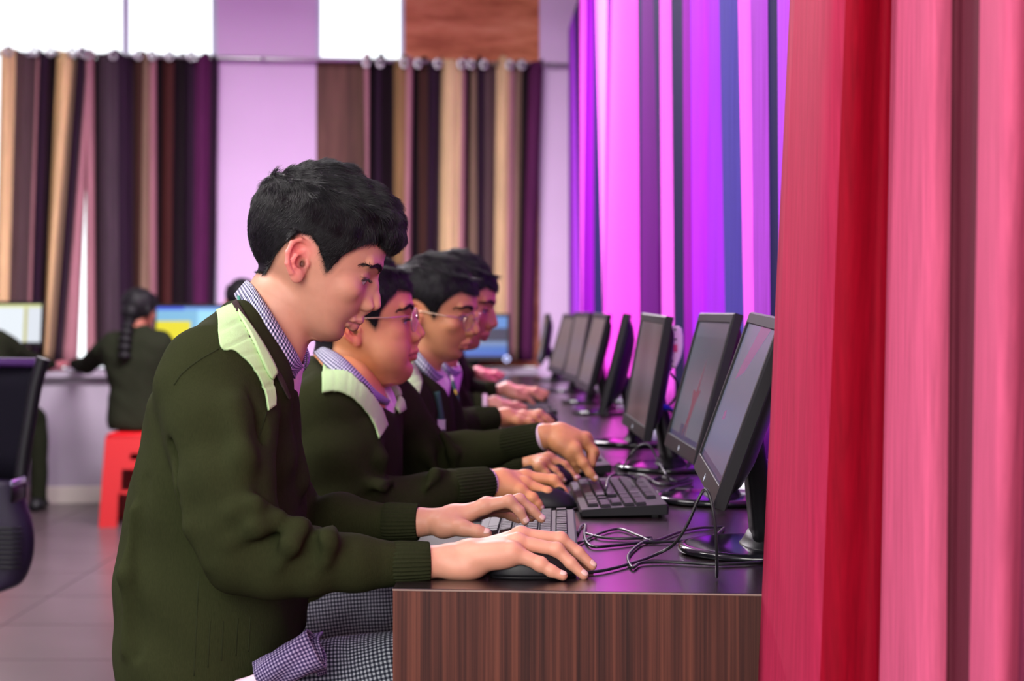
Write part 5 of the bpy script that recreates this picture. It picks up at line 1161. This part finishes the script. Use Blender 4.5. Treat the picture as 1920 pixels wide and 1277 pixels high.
V, Q, C = joinq([hp, hr, hl, tr]); mesh('body', V, Q, M['skin'], boy, col=C)
# ------------------------------------------------------------------ the other children
FLAT = [((.003, 0, .0560), (.0830, .0760, .0830), 0), ((.043, 0, .0850), (.047, .057, .031), -.6)]
STD = [((.004, 0, .0580), (.0820, .0770, .0850), 0), ((.060, 0, .0965), (.054, .061, .037), -.55), ((.026, 0, .112), (.070, .055, .030), -.15)]
def sweater_person(loc, label, dmid, rows, near, far, head, collar=None, patch=None, fpatch=None, hands=(), skin=None, h=.0055, cuffs=(), vneck=None, mat='sweater', checkm='check', shirt=None, rolls=(), legs=None, group=None, cat='person'):
    r = empty('person', loc, label, cat, group)
    tab = [row(*q, dmid) for q in rows]; allp = np.array([p for c in (near, far) for p, _ in c]+[(t[1], t[3]-t[4], t[0]) for t in tab]+[(t[2], t[3]+t[4], t[0]) for t in tab])
    v = Vol(allp.min(0)-.085, allp.max(0)+.085, h); v.field(slices(tab, 2.5), .01)
    for c in (near, far):
        for i in range(len(c)-1): v.cone(c[i][0], c[i+1][0], c[i][1], c[i+1][1], .03 if i == 0 else .012)
    for pts, rr_, sub in rolls: v.chain([P(*q) for q in pts], [rr_*.55]+[rr_]*(len(pts)-2)+[rr_*.5], .014, None, sub)
    sl, x, y, z = v.block(v.lo, v.lo+v.h*v.n)
    v.D = v.D+(.0022*np.sin(x*38+z*22+y*18)*np.sin(z*31-x*17+1.3)+.0012*np.sin(z*70+x*55)*np.sin(y*60+x*20)).astype(np.float32)
    if collar:
        a_, b_ = P(*collar[1][0]), P(*collar[1][-1]); dd_ = b_-a_; n_ = np.array((-dd_[2], 0, dd_[0])); n_ = n_/np.linalg.norm(n_); c_ = (a_+b_)/2; sl, x, y, z = v.block(v.lo, v.lo+v.h*v.n)
        pl = -((x-c_[0]+.004)*n_[0]+(z-c_[2]+.004)*n_[2]); sp = np.maximum(np.sqrt((x-c_[0])**2+(z-c_[2])**2)-.098, np.abs(y-dmid+.07)-.125); v.D = -_smin(-v.D, np.maximum(pl, sp).astype(np.float32)+0*v.D, .005)
    V, Q = v.mesh(1); sw = mesh('sweater', V, Q, M[mat], r)
    for a, b, ra, rb, *o in cuffs: cuff(sw if not o else r, a, b, ra, rb, *o)
    if patch: pr = project(v, sheet([P(x_, y_, dmid-.6) for x_, y_ in patch[0]], [P(x_, y_, dmid-.6) for x_, y_ in patch[1]], 40, 14).reshape(-1, 3), None, .0035).reshape(14, 40, 3); pr[:, 6::6] -= np.array([0, 0, .0012]); grid_mesh('shoulder_patch', pr, 'patch', sw, .003)
    if fpatch: pr = project(v, sheet([P(x_, y_, dmid-.6) for x_, y_ in fpatch[0]], [P(x_, y_, dmid-.6) for x_, y_ in fpatch[1]], 16, 6).reshape(-1, 3), None, .0035).reshape(6, 16, 3); grid_mesh('shoulder_patch', pr, 'patch', sw, .003)
    if collar:
        tn, bn = collar; mid = [((a[0]+b[0])/2+4, (a[1]+b[1])/2-4, (a[2]+b[2])/2-.006) for a, b in zip(tn, bn)]
        c = ribbon([tn, mid, bn], 0, 7, checkm, 'shirt_collar', r); ribbon([tn, mid, bn], 0, 7, checkm, 'collar_wing', c, mirror=dmid)
    if shirt:
        for nm, top_, bot_ in shirt: grid_mesh(nm, sheet([P(*q) for q in top_], [P(*q) for q in bot_], 12, 6), 'shirt', r, .003)
    pieces = []
    hp_, X_ = make_head(r, head.pop('O'), head.pop('pitch'), head.pop('yaw'), head.pop('scale', 1.0), head.pop('h', .002), skin, **head); pieces.append(hp_)
    for hd in hands:
        pc, nl = hand(*hd['args'], **hd.get('kw', {})); pieces.append(pc)
        if hd.get('nails', True): nail_mesh(nl, r, M['nail'])
    tr = trunk([t for t in tab], [([p for p, _ in c], [max(.016, q*.62) for _, q in c]) for c in (near, far)], .012); pieces.append((tr[0], tr[1], np.tile(np.array(skin), (len(tr[0]), 1))))
    V, Q, C = joinq(pieces); mesh('body', V, Q, M['skin'], r, col=C)
    if legs:
        for l_ in legs: leg(r, *l_)
    return r, v, sw
def chainP(*pts): return [(P(x, y, d), r) for x, y, d, r in pts]
# second boy: round face, thin gold glasses
SK2 = np.array(lin(216, 150, 104)); SK2h = SK2*.98
rows = [(1200, 480, 650, .160), (1100, 470, 690, .172), (1000, 475, 735, .178), (900, 480, 750, .180), (820, 490, 754, .180), (770, 508, 752, .172), (730, 530, 744, .155), (700, 555, 732, .125), (672, 580, 712, .085), (648, 598, 690, .056)]
near = chainP((592, 724, 2.87, .042), (630, 778, 2.775, .074), (640, 850, 2.75, .068), (655, 945, 2.74, .055), (745, 948, 2.77, .047), (845, 914, 2.80, .031))
far = chainP((680, 700, 3.05, .05), (730, 770, 3.11, .062), (800, 868, 3.20, .053), (880, 849, 3.18, .042), (952, 833, 3.15, .030))
fa = [v3(q) for q in ([(988, 894, 2.90), (1042, 903, 2.90), (1056, 922, 2.90), (1062, 934, 2.90)], [(985, 894, 2.878), (1038, 900, 2.876), (1055, 921, 2.873), (1064, 937, 2.87)], [(984, 907, 2.855), (1026, 923, 2.850), (1040, 938, 2.85), (1048, 950, 2.85)], [(975, 921, 2.832), (998, 934, 2.826), (1008, 945, 2.825), (1013, 952, 2.825)])]
h2r = dict(args=([(P(860, 911, 2.815), .0215), (P(912, 906, 2.845), .0235), (P(940, 904, 2.855), .0215)], fa, v3([(935, 920, 2.885), (970, 935, 2.905), (1000, 945, 2.91), (1020, 950, 2.905)]), SK2h), kw=dict(sc=1.06, h=.0017, wr=.024, palm=[(P(945, 918, 2.84), (.030, .018, .018), .012)]))
fb = [v3(q) for q in ([(1078, 842, 3.085), (1093, 868, 3.080), (1106, 887, 3.08), (1115, 897, 3.08)], [(1094, 824, 3.115), (1112, 846, 3.115), (1108, 868, 3.105), (1094, 872, 3.10)], [(1098, 822, 3.14), (1114, 850, 3.14), (1108, 872, 3.13), (1094, 876, 3.125)], [(1096, 822, 3.165), (1110, 850, 3.165), (1104, 870, 3.16), (1090, 874, 3.155)])]
h2l = dict(args=([(P(975, 827, 3.14), .0215), (P(1022, 818, 3.12), .0235), (P(1050, 817, 3.12), .023)], fb, v3([(1050, 832, 3.095), (1068, 850, 3.09), (1078, 866, 3.095), (1084, 880, 3.105)]), SK2h), kw=dict(sc=1.08, h=.0018, wr=.026, palm=[(P(1070, 826, 3.12), (.026, .030, .021), .012)], up=(.5, -.6, .5)))
head = dict(O=P(667, 623, 2.95), pitch=math.radians(-2), yaw=math.radians(3.5), scale=1.03, h=.0016, chub=1.0, lip=np.array(lin(190, 96, 98)), style=FLAT, nstr=22000, glasses=(.099, .0175, .0215, .0195), neck_px=[(P(652, 668, 2.95), P(640, 745, 2.96), .058, .064)], eyes=.0042, nosef=-.001, chinf=.006)
cn = [(595, 651, 2.95), (612, 653, 2.895), (640, 668, 2.850), (672, 698, 2.835), (702, 730, 2.855), (727, 751, 2.915)]
cb = [(588, 658, 2.95), (597, 672, 2.870), (619, 693, 2.805), (654, 717, 2.780), (688, 745, 2.80), (726, 760, 2.90)]
pt = [[(604, 680), (639, 690), (667, 713), (692, 738), (712, 767), (723, 797)], [(605, 739), (630, 736), (658, 747), (681, 769), (698, 795), (708, 824)]]
fp = [[(723, 707), (740, 720), (752, 742), (757, 768)], [(718, 720), (730, 737), (738, 756), (746, 776)]]
shp = [('shirt_front', [(704, 722, 2.93), (716, 748, 2.91), (724, 775, 2.89), (728, 812, 2.89)], [(712, 716, 2.965), (730, 742, 2.95), (742, 768, 2.92), (734, 812, 2.90)]),
       ('collar_wing', [(708, 716, 2.95), (724, 738, 2.93), (740, 772, 2.915)], [(712, 712, 2.985), (732, 728, 2.975), (747, 764, 2.945)])]
sweater_person(P(610, 1180, 2.95).tolist(), 'chubby boy with gold glasses, pointing at the keyboard with his left hand', 2.95, rows, near, far, head, (cn, cb), pt, fp, [h2r, h2l], SK2, .0048,
    [(P(843, 914.5, 2.80), P(914, 906, 2.84), .0285, .0272), (P(950, 833, 3.15), P(1017, 819.5, 3.122), .0285, .0270), (P(900, 907.5, 2.833), P(919, 905.3, 2.843), .0250, .0246, 'shirt_cuff', 8, 'shirt', 1.2, 0.0), (P(1002, 822, 3.128), P(1023, 818.3, 3.12), .0252, .0246, 'shirt_cuff', 8, 'shirt', 1.2, 0.0)],
    shirt=shp, rolls=[([(690, 905, 2.70), (712, 915, 2.70), (735, 905, 2.72)], .012, False), ([(680, 935, 2.69), (706, 926, 2.695), (728, 920, 2.71)], .005, True), ([(690, 800, 2.72), (712, 860, 2.72), (712, 905, 2.73)], .012, False), ([(770, 800, 3.1), (800, 850, 3.12), (820, 890, 3.13)], .010, False), ([(830, 815, 3.12), (850, 850, 3.13), (850, 885, 3.14)], .009, False), ([(800, 915, 2.74), (815, 890, 2.76), (835, 882, 2.78)], .008, False)],
    legs=[(P(560, 1150, 2.86), P(900, 1140, 2.86), np.array((P(900, 0, 2.86)[0]+.03, 2.86, .07)), (.088, .082, .068, .058, .056), 'check2'), (P(560, 1160, 3.06), P(900, 1150, 3.06), np.array((P(900, 0, 3.06)[0]+.03, 3.06, .07)), (.088, .082, .068, .058, .056), 'check2')])
# third boy: glasses, face turned a little to the camera
SK3 = np.array(lin(206, 146, 102))
rows = [(1080, 640, 830, .150), (1000, 634, 846, .160), (900, 630, 856, .165), (820, 636, 856, .165), (765, 655, 852, .160), (730, 680, 844, .145), (705, 705, 834, .115), (680, 730, 815, .078), (655, 750, 795, .050)]
near = chainP((735, 705, 3.46, .045), (752, 765, 3.41, .062), (775, 850, 3.37, .058), (800, 905, 3.36, .050), (870, 898, 3.36, .043), (940, 880, 3.345, .029))
far = chainP((800, 715, 3.68, .045), (815, 775, 3.70, .056), (850, 850, 3.73, .048), (910, 846, 3.74, .039), (960, 834, 3.75, .029))
fa = [v3(q) for q in ([(1030, 859, 3.335), (1062, 873, 3.33), (1076, 888, 3.325), (1083, 897, 3.32)], [(1026, 860, 3.315), (1058, 874, 3.31), (1072, 889, 3.305), (1080, 898, 3.30)], [(1020, 868, 3.29), (1040, 884, 3.285), (1050, 894, 3.28), (1056, 901, 3.28)], [(1012, 876, 3.268), (1024, 889, 3.262), (1032, 897, 3.26), (1037, 903, 3.26)])]
h3r = dict(args=([(P(950, 879, 3.345), .019), (P(990, 872, 3.33), .0205), (P(1005, 870, 3.325), .019)], fa, v3([(1002, 880, 3.35), (1025, 890, 3.36), (1045, 896, 3.36), (1060, 900, 3.355)]), SK3*1.05), kw=dict(h=.0022, sc=.98))
fb = [v3(q) for q in ([(1020, 829, 3.740), (1040, 833, 3.740), (1048, 843, 3.740), (1052, 850, 3.740)], [(1018, 831, 3.765), (1038, 835, 3.765), (1046, 845, 3.765), (1050, 852, 3.765)], [(1014, 833, 3.785), (1034, 837, 3.785), (1042, 847, 3.785), (1046, 853, 3.785)], [(1010, 837, 3.805), (1028, 841, 3.805), (1036, 849, 3.805), (1040, 854, 3.805)])]
h3l = dict(args=([(P(966, 834, 3.750), .019), (P(992, 832, 3.755), .020), (P(1000, 832, 3.760), .019)], fb, v3([(1000, 839, 3.735), (1012, 845, 3.725), (1022, 849, 3.720), (1028, 852, 3.720)]), SK3), kw=dict(h=.003), nails=False)
head = dict(O=P(801, 597, 3.58), pitch=math.radians(10), yaw=math.radians(-14), scale=1.0, h=.0019, lip=np.array(lin(176, 90, 92)), style=FLAT, nstr=16000, glasses=(.100, .0105, .0215, .0190), neck_px=[(P(792, 645, 3.58), P(770, 715, 3.58), .050, .058)], eyes=.0046)
cn = [(770, 650, 3.58), (778, 652, 3.54), (790, 666, 3.512), (806, 684, 3.505), (820, 698, 3.53), (830, 708, 3.57)]
cb = [(764, 660, 3.58), (770, 672, 3.53), (782, 688, 3.495), (797, 704, 3.488), (814, 722, 3.51), (828, 714, 3.565)]
pt = [[(772, 680), (780, 692), (786, 706), (789, 720), (783, 745), (778, 762)], [(741, 702), (748, 712), (756, 724), (763, 737), (769, 749), (776, 763)]]
shp = [('shirt_front', [(814, 700, 3.52), (816, 722, 3.50), (820, 745, 3.48), (826, 770, 3.47)], [(826, 690, 3.60), (838, 704, 3.58), (845, 722, 3.55), (832, 772, 3.49)])]
r3, v_, s_3 = sweater_person(P(745, 1080, 3.58).tolist(), 'boy with thin glasses and lanyard, face turned slightly to the camera', 3.58, rows, near, far, head, (cn, cb), pt, None, [h3r, h3l], SK3, .0062,
    [(P(938, 880.5, 3.345), P(986, 873, 3.332), .0268, .0250), (P(958, 834, 3.75), P(990, 832, 3.755), .027, .026)], shirt=shp,
    rolls=[([(830, 815, 3.6), (850, 840, 3.6), (870, 830, 3.62)], .012, False)], checkm='checkfar')
M['teal'] = plain('teal_lanyard_tape', lin(24, 74, 66), 0.6); M['yellow'] = plain('yellow_print', lin(206, 180, 60), 0.6)
def lanyard(r, pts, badge=None, yel=()):
    p = cr([P(*q) for q in pts], 6); w_ = np.array((.007, 0, .002)); G = np.array([p-w_, p+w_]); o = grid_mesh('lanyard', G, 'teal', r, .0015)
    for i in yel:
        q = p[i:i+4]; grid_mesh('yellow_mark', np.array([q-w_*.8-[0, .002, 0], q+w_*.8-[0, .002, 0]]), 'yellow', o, .0008)
    if badge is not None:
        a, b = box(P(badge[0]-7, badge[1]+9, badge[2]), P(badge[0]+7, badge[1]-9, badge[2]-.006), .001); mesh('badge', a, b, M['white'], o, smooth=False)
lanyard(r3, [(818, 735, 3.465), (824, 768, 3.455), (827, 790, 3.45), (829, 820, 3.45)], (828, 796, 3.445))
# fourth boy
SK4 = np.array(lin(204, 140, 102))
rows = [(1000, 690, 850, .150), (900, 688, 868, .165), (820, 690, 872, .165), (770, 705, 868, .158), (735, 728, 860, .142), (712, 750, 850, .112), (690, 775, 838, .074), (668, 792, 826, .050)]
near = chainP((780, 715, 3.88, .045), (795, 765, 3.84, .060), (815, 820, 3.81, .052), (850, 800, 3.85, .043), (885, 789, 3.90, .034))
far = chainP((830, 720, 4.10, .045), (845, 775, 4.16, .055), (870, 800, 4.22, .048), (900, 790, 4.3, .035))
fa = [v3(q) for q in ([(982, 778, 3.965), (1012, 775, 3.965), (1026, 784, 3.965), (1036, 791, 3.965)], [(982, 779, 3.945), (1010, 777, 3.945), (1022, 787, 3.945), (1030, 795, 3.945)], [(978, 783, 3.925), (1004, 783, 3.925), (1014, 793, 3.925), (1020, 801, 3.925)], [(972, 789, 3.905), (994, 791, 3.905), (1002, 799, 3.905), (1008, 806, 3.905)])]
h4r = dict(args=([(P(905, 786, 3.91), .020), (P(938, 783, 3.925), .021), (P(950, 782, 3.93), .020)], fa, v3([(950, 792, 3.96), (970, 800, 3.975), (990, 806, 3.98), (1005, 810, 3.98)]), SK4*1.1), kw=dict(h=.0028, sc=1.04), nails=False)
head = dict(O=P(842, 580, 4.0), pitch=math.radians(14), yaw=math.radians(-6), scale=1.03, h=.0022, lip=np.array(lin(160, 80, 90)), style=FLAT, nstr=10000, neck_px=[(P(826, 630, 4.0), P(806, 710, 4.0), .050, .058)])
cn = [(806, 660, 4.0), (814, 662, 3.96), (826, 672, 3.935), (838, 684, 3.93), (852, 694, 3.955), (862, 698, 3.99)]
cb = [(800, 668, 4.0), (806, 676, 3.95), (818, 688, 3.915), (832, 702, 3.91), (848, 712, 3.935), (860, 702, 3.985)]
shp = [('shirt_front', [(842, 694, 3.93), (848, 714, 3.91), (852, 735, 3.90)], [(858, 680, 4.03), (866, 700, 4.0), (858, 738, 3.92)])]
r4, v_, s_4 = sweater_person(P(790, 1000, 4.0).tolist(), 'boy behind the one with glasses, dark hair overhanging his forehead', 4.0, rows, near, far, head, (cn, cb), None, None, [h4r], SK4, .0072, [(P(884, 789, 3.90), P(931, 783.5, 3.923), .0300, .0262)], shirt=shp, checkm='checkfar')
lanyard(r4, [(846, 715, 3.90), (852, 735, 3.885), (856, 755, 3.875), (859, 780, 3.87)], None, (5, 13))
# fifth and sixth: only hands and sleeves show past the others
def far_child(d, ox, oy, label, hands_, skin, nearp, farp, cuffs):
    sc = 3.58/d; X_ = lambda px: ox+(px-801)*sc; Y_ = lambda py: oy+(py-597)*sc
    rows = [(Y_(py), X_(xb), X_(xf), hw) for py, xb, xf, hw in ((1080, 640, 830, .150), (1000, 634, 846, .160), (900, 630, 856, .165), (820, 636, 856, .165), (765, 655, 852, .160), (730, 680, 844, .145), (705, 705, 834, .115), (680, 730, 815, .078), (655, 750, 795, .050))]
    head = dict(O=P(ox, oy, d), pitch=math.radians(12), yaw=math.radians(4), h=.0035, style=STD, nstr=1500, neck_px=[(P(X_(792), Y_(645), d), P(X_(770), Y_(715), d), .050, .058)], brows=False)
    return sweater_person(P(X_(745), Y_(1080), d).tolist(), label, d, rows, nearp, farp, head, None, None, None, hands_, skin, .011, cuffs, mat='dullsweater')
SK5 = np.array(lin(200, 136, 118))
def qhand(w0, w1, tips, d, skin, sc=1.0, kn=None):
    """smaller hand far down the row: from the wrist w0 to the fingertips"""
    fs = []
    for i, (tx, ty) in enumerate(tips):
        m_ = np.array(w1)+(np.array((tx, ty))-w1)*.38; m_[1] -= (ty-w1[1])*.18; q = np.array(w1)+(np.array((tx, ty))-w1)*.72; q[1] -= (ty-w1[1])*.30+1; e_ = np.array(w1)+(np.array((tx, ty))-w1)*.88; e_[1] -= (ty-w1[1])*.08; dd = d+.024*(len(tips)/2-i)
        fs.append(v3([(*m_, dd), (*q, dd), (*e_, dd), (tx, ty, dd)]))
    th = np.array(w1)+np.array((tips[-1][0]-w1[0], 12))*.5
    return dict(args=([(P(*w0, d), .020), (P(*w1, d), .019)], fs, v3([(w1[0]+8, w1[1]+8, d-.02), (w1[0]+18, w1[1]+13, d-.03), (w1[0]+26, w1[1]+16, d-.03), (w1[0]+34, w1[1]+18, d-.03)]), skin), kw=dict(h=.0035, sc=sc), nails=False)
hA = qhand((920, 735), (950, 729), [(1027, 737), (1024, 743), (1018, 749), (1000, 757)], 5.35, SK5, 1.15)
hB = qhand((892, 757), (928, 756), [(986, 764), (982, 768), (974, 770), (962, 771)], 5.0, SK5*.95, 1.1)
far_child(5.15, 842, 582, 'fifth child along the desk, only pinkish hands showing past the others', [hA, hB], SK5, chainP((808, 668, 5.05, .05), (815, 710, 5.0, .06), (835, 760, 4.97, .052), (862, 758, 4.98, .042), (890, 757, 5.0, .030)), chainP((835, 670, 5.27, .05), (850, 705, 5.3, .055), (868, 740, 5.35, .05), (890, 736, 5.35, .042), (915, 735, 5.35, .032)),
    [(P(888, 757, 5.0), P(908, 756.5, 5.0), .031, .029), (P(912, 735.5, 5.35), P(932, 733, 5.35), .033, .030), (P(904, 757, 5.0), P(914, 756.5, 5.0), .029, .0285, 'shirt_cuff', 8, 'shirt', 1.2, 0.0)])
SK6 = np.array(lin(160, 84, 92))
hC = qhand((872, 700), (895, 698), [(945, 703), (942, 708), (936, 712), (926, 714)], 6.3, SK6, 1.15)
far_child(6.2, 846, 592, 'sixth child along the desk, one reddish hand showing', [hC], SK6, chainP((820, 660, 6.1, .05), (825, 690, 6.05, .055), (838, 712, 6.1, .05), (868, 701, 6.28, .034)), chainP((845, 660, 6.3, .05), (850, 690, 6.35, .055), (855, 715, 6.4, .05), (872, 712, 6.42, .036)), [(P(864, 702, 6.27), P(880, 699.5, 6.3), .033, .030)])
# girl with a braid on the red stool, seen from behind
GD = 8.86; SKG = np.array(lin(150, 92, 74))
rows = [(804, 206, 308, .135), (790, 202, 312, .14), (760, 203, 308, .125), (730, 207, 304, .115), (700, 200, 308, .115), (670, 190, 318, .115), (645, 190, 324, .105), (630, 205, 310, .09), (618, 232, 284, .06), (608, 242, 276, .045)]
near = chainP((215, 642, 8.87, .06), (192, 660, 8.90, .058), (163, 685, 9.2, .048), (150, 684, 9.55, .040), (140, 683, 9.85, .032))
far = chainP((300, 640, 8.87, .06), (316, 662, 8.90, .056), (318, 685, 9.2, .048), (305, 684, 9.55, .040), (298, 683, 9.85, .032))
head = dict(O=P(258, 588, GD), pitch=math.radians(10), yaw=math.radians(62), h=.004, nstr=3000, style=[((-.004, 0, .052), (.092, .082, .084), 0), ((-.06, 0, .0), (.040, .045, .050), 0)], neck_px=[(P(258, 600, GD), P(258, 640, GD), .048, .056)], brows=False,
    poly=[(.070, .060), (.050, .03), (.02, .0), (-.02, -.03), (-.04, -.055), (-.13, -.055), (-.13, .18), (.10, .18)])
hG = dict(args=([(P(143, 691, 9.8), .022), (P(134, 690, 9.95), .022)], [v3([(128+i*3, 688, 10.0), (124+i*3, 687, 10.04), (121+i*3, 689, 10.07), (119+i*3, 691, 10.09)]) for i in range(4)], v3([(136, 692, 9.97), (140, 692, 10.0), (142, 693, 10.03), (143, 694, 10.05)]), SKG), kw=dict(h=.004), nails=False)
rg, v_, s_g = sweater_person([P(258, 0, GD)[0], 8.80, 0.48], 'girl with a long braid seen from behind on a red stool', GD, rows, near, far, head, None, None, None, [], SKG, .010, [], mat='dullsweater')
pts = cr([P(243, 600, GD-.10), P(238, 620, GD-.12), P(235, 645, GD-.125), P(233, 675, GD-.125)], 8); rb_ = [.030+.007*math.sin(i*1.5) for i in range(len(pts))]; rb_[-1] = .012
V, Fa = tube(pts, rb_, 12); o = mesh('braid', V, Fa, M['haircap'], rg)
for dy, x_ in ((0, 225), (0, 290)):
    leg(rg, np.array((P(x_, 0, GD)[0], 8.90, .55)), np.array((P(x_, 0, GD)[0]-.02, 9.22, .53)), np.array((P(x_, 0, GD)[0], 9.20, .06)), (.078, .075, .062, .050, .045), 'checkfar')
# another child in front of the pale pillar, only the hair shows; and one at the left edge
rows = [(800, 392, 512, .13), (740, 396, 508, .12), (690, 386, 520, .12), (650, 390, 516, .11), (632, 410, 495, .09), (618, 430, 475, .055)]
head = dict(O=P(453, 572, 9.0), pitch=math.radians(5), yaw=math.radians(90), h=.004, nstr=2500, style=STD, neck_px=[(P(453, 590, 9.0), P(453, 640, 9.0), .048, .056)], brows=False)
rp, v_, s_ = sweater_person(P(452, 800, 9.0).tolist(), 'dark-haired child by the pale pillar, mostly hidden behind the nearest boy', 9.0, rows, chainP((410, 645, 9.0, .06), (398, 680, 9.1, .055), (400, 682, 9.5, .042)), chainP((500, 645, 9.0, .06), (510, 680, 9.1, .055), (505, 682, 9.5, .042)), head, None, None, None, [], SKG, .012, [], mat='dullsweater')
rows = [(800, -95, 18, .13), (740, -92, 14, .12), (690, -98, 16, .12), (650, -98, 12, .11), (630, -80, -5, .09), (616, -62, -22, .055)]
head = dict(O=P(-42, 575, 9.0), pitch=math.radians(5), yaw=math.radians(90), h=.004, nstr=1500, style=STD, neck_px=[(P(-42, 590, 9.0), P(-42, 640, 9.0), .048, .056)], brows=False)
hL = dict(args=([(P(92, 690, 9.72), .024), (P(104, 686, 9.82), .024)], [v3([(112+i*3, 680+i, 9.88), (118+i*3, 680+i, 9.92), (122+i*3, 684+i, 9.95), (124+i*3, 688, 9.97)]) for i in range(4)], v3([(106, 690, 9.85), (112, 692, 9.87), (116, 693, 9.9), (119, 693, 9.92)]), np.array(lin(190, 110, 120))), kw=dict(h=.004, sc=1.1), nails=False)
rl, v_, s_ = sweater_person(P(-40, 800, 9.0).tolist(), 'child in dark sweater at the left edge, arm stretched along the back counter', 9.0, rows, chainP((-88, 645, 9.0, .06), (-95, 680, 9.2, .055), (-80, 682, 9.55, .042)), chainP((-2, 638, 9.0, .06), (18, 655, 9.1, .066), (55, 678, 9.4, .056), (78, 682, 9.6, .044), (96, 683, 9.75, .031)), head, None, None, None, [hL], SKG, .011, [], mat='dullsweater')
for x_ in (-20, 30):
    q = P(x_, 0, 9.0)[0]; leg(rl, np.array((q-.06, 9.0, .52)), np.array((q, 9.38, .50)), np.array((q+.02, 9.36, .05)), (.075, .072, .060, .050, .045), 'checkfar' if x_ < 0 else 'dullsweater')
    V, Fa, uv = loft([np.array([(q+.02+hw*math.cos(a), 9.34+yo, z_+hh_*math.sin(a)) for a in np.linspace(0, 2*math.pi, 14, endpoint=False)]) for yo, hw, hh_, z_ in ((-.08, .030, .028, .032), (-.04, .038, .036, .04), (.04, .042, .036, .04), (.10, .040, .028, .032), (.15, .022, .016, .02))]); mesh('shoe', V, Fa, M['black'], rl)

for x_ in (425, 480):
    q = P(x_, 0, 9.0)[0]; leg(rp, np.array((q, 9.02, .55)), np.array((q, 9.36, .53)), np.array((q, 9.34, .06)), (.075, .072, .060, .050, .045), 'checkfar')
st0 = bpy.data.objects['plastic_stool']
dup(st0, (P(452, 0, 9.0)[0], 8.98, 0), 0, 'red plastic stool under the child by the pale pillar'); dup(st0, (P(-40, 0, 9.0)[0], 8.98, 0), 0, 'red plastic stool under the child at the left edge')
dup(st0, (P(400, 0, 2.28)[0], 2.29, 0), 0, 'red plastic stool beneath the nearest boy'); dup(st0, (P(570, 0, 2.95)[0], 2.96, 0), 0, 'red plastic stool beneath the boy with gold glasses')
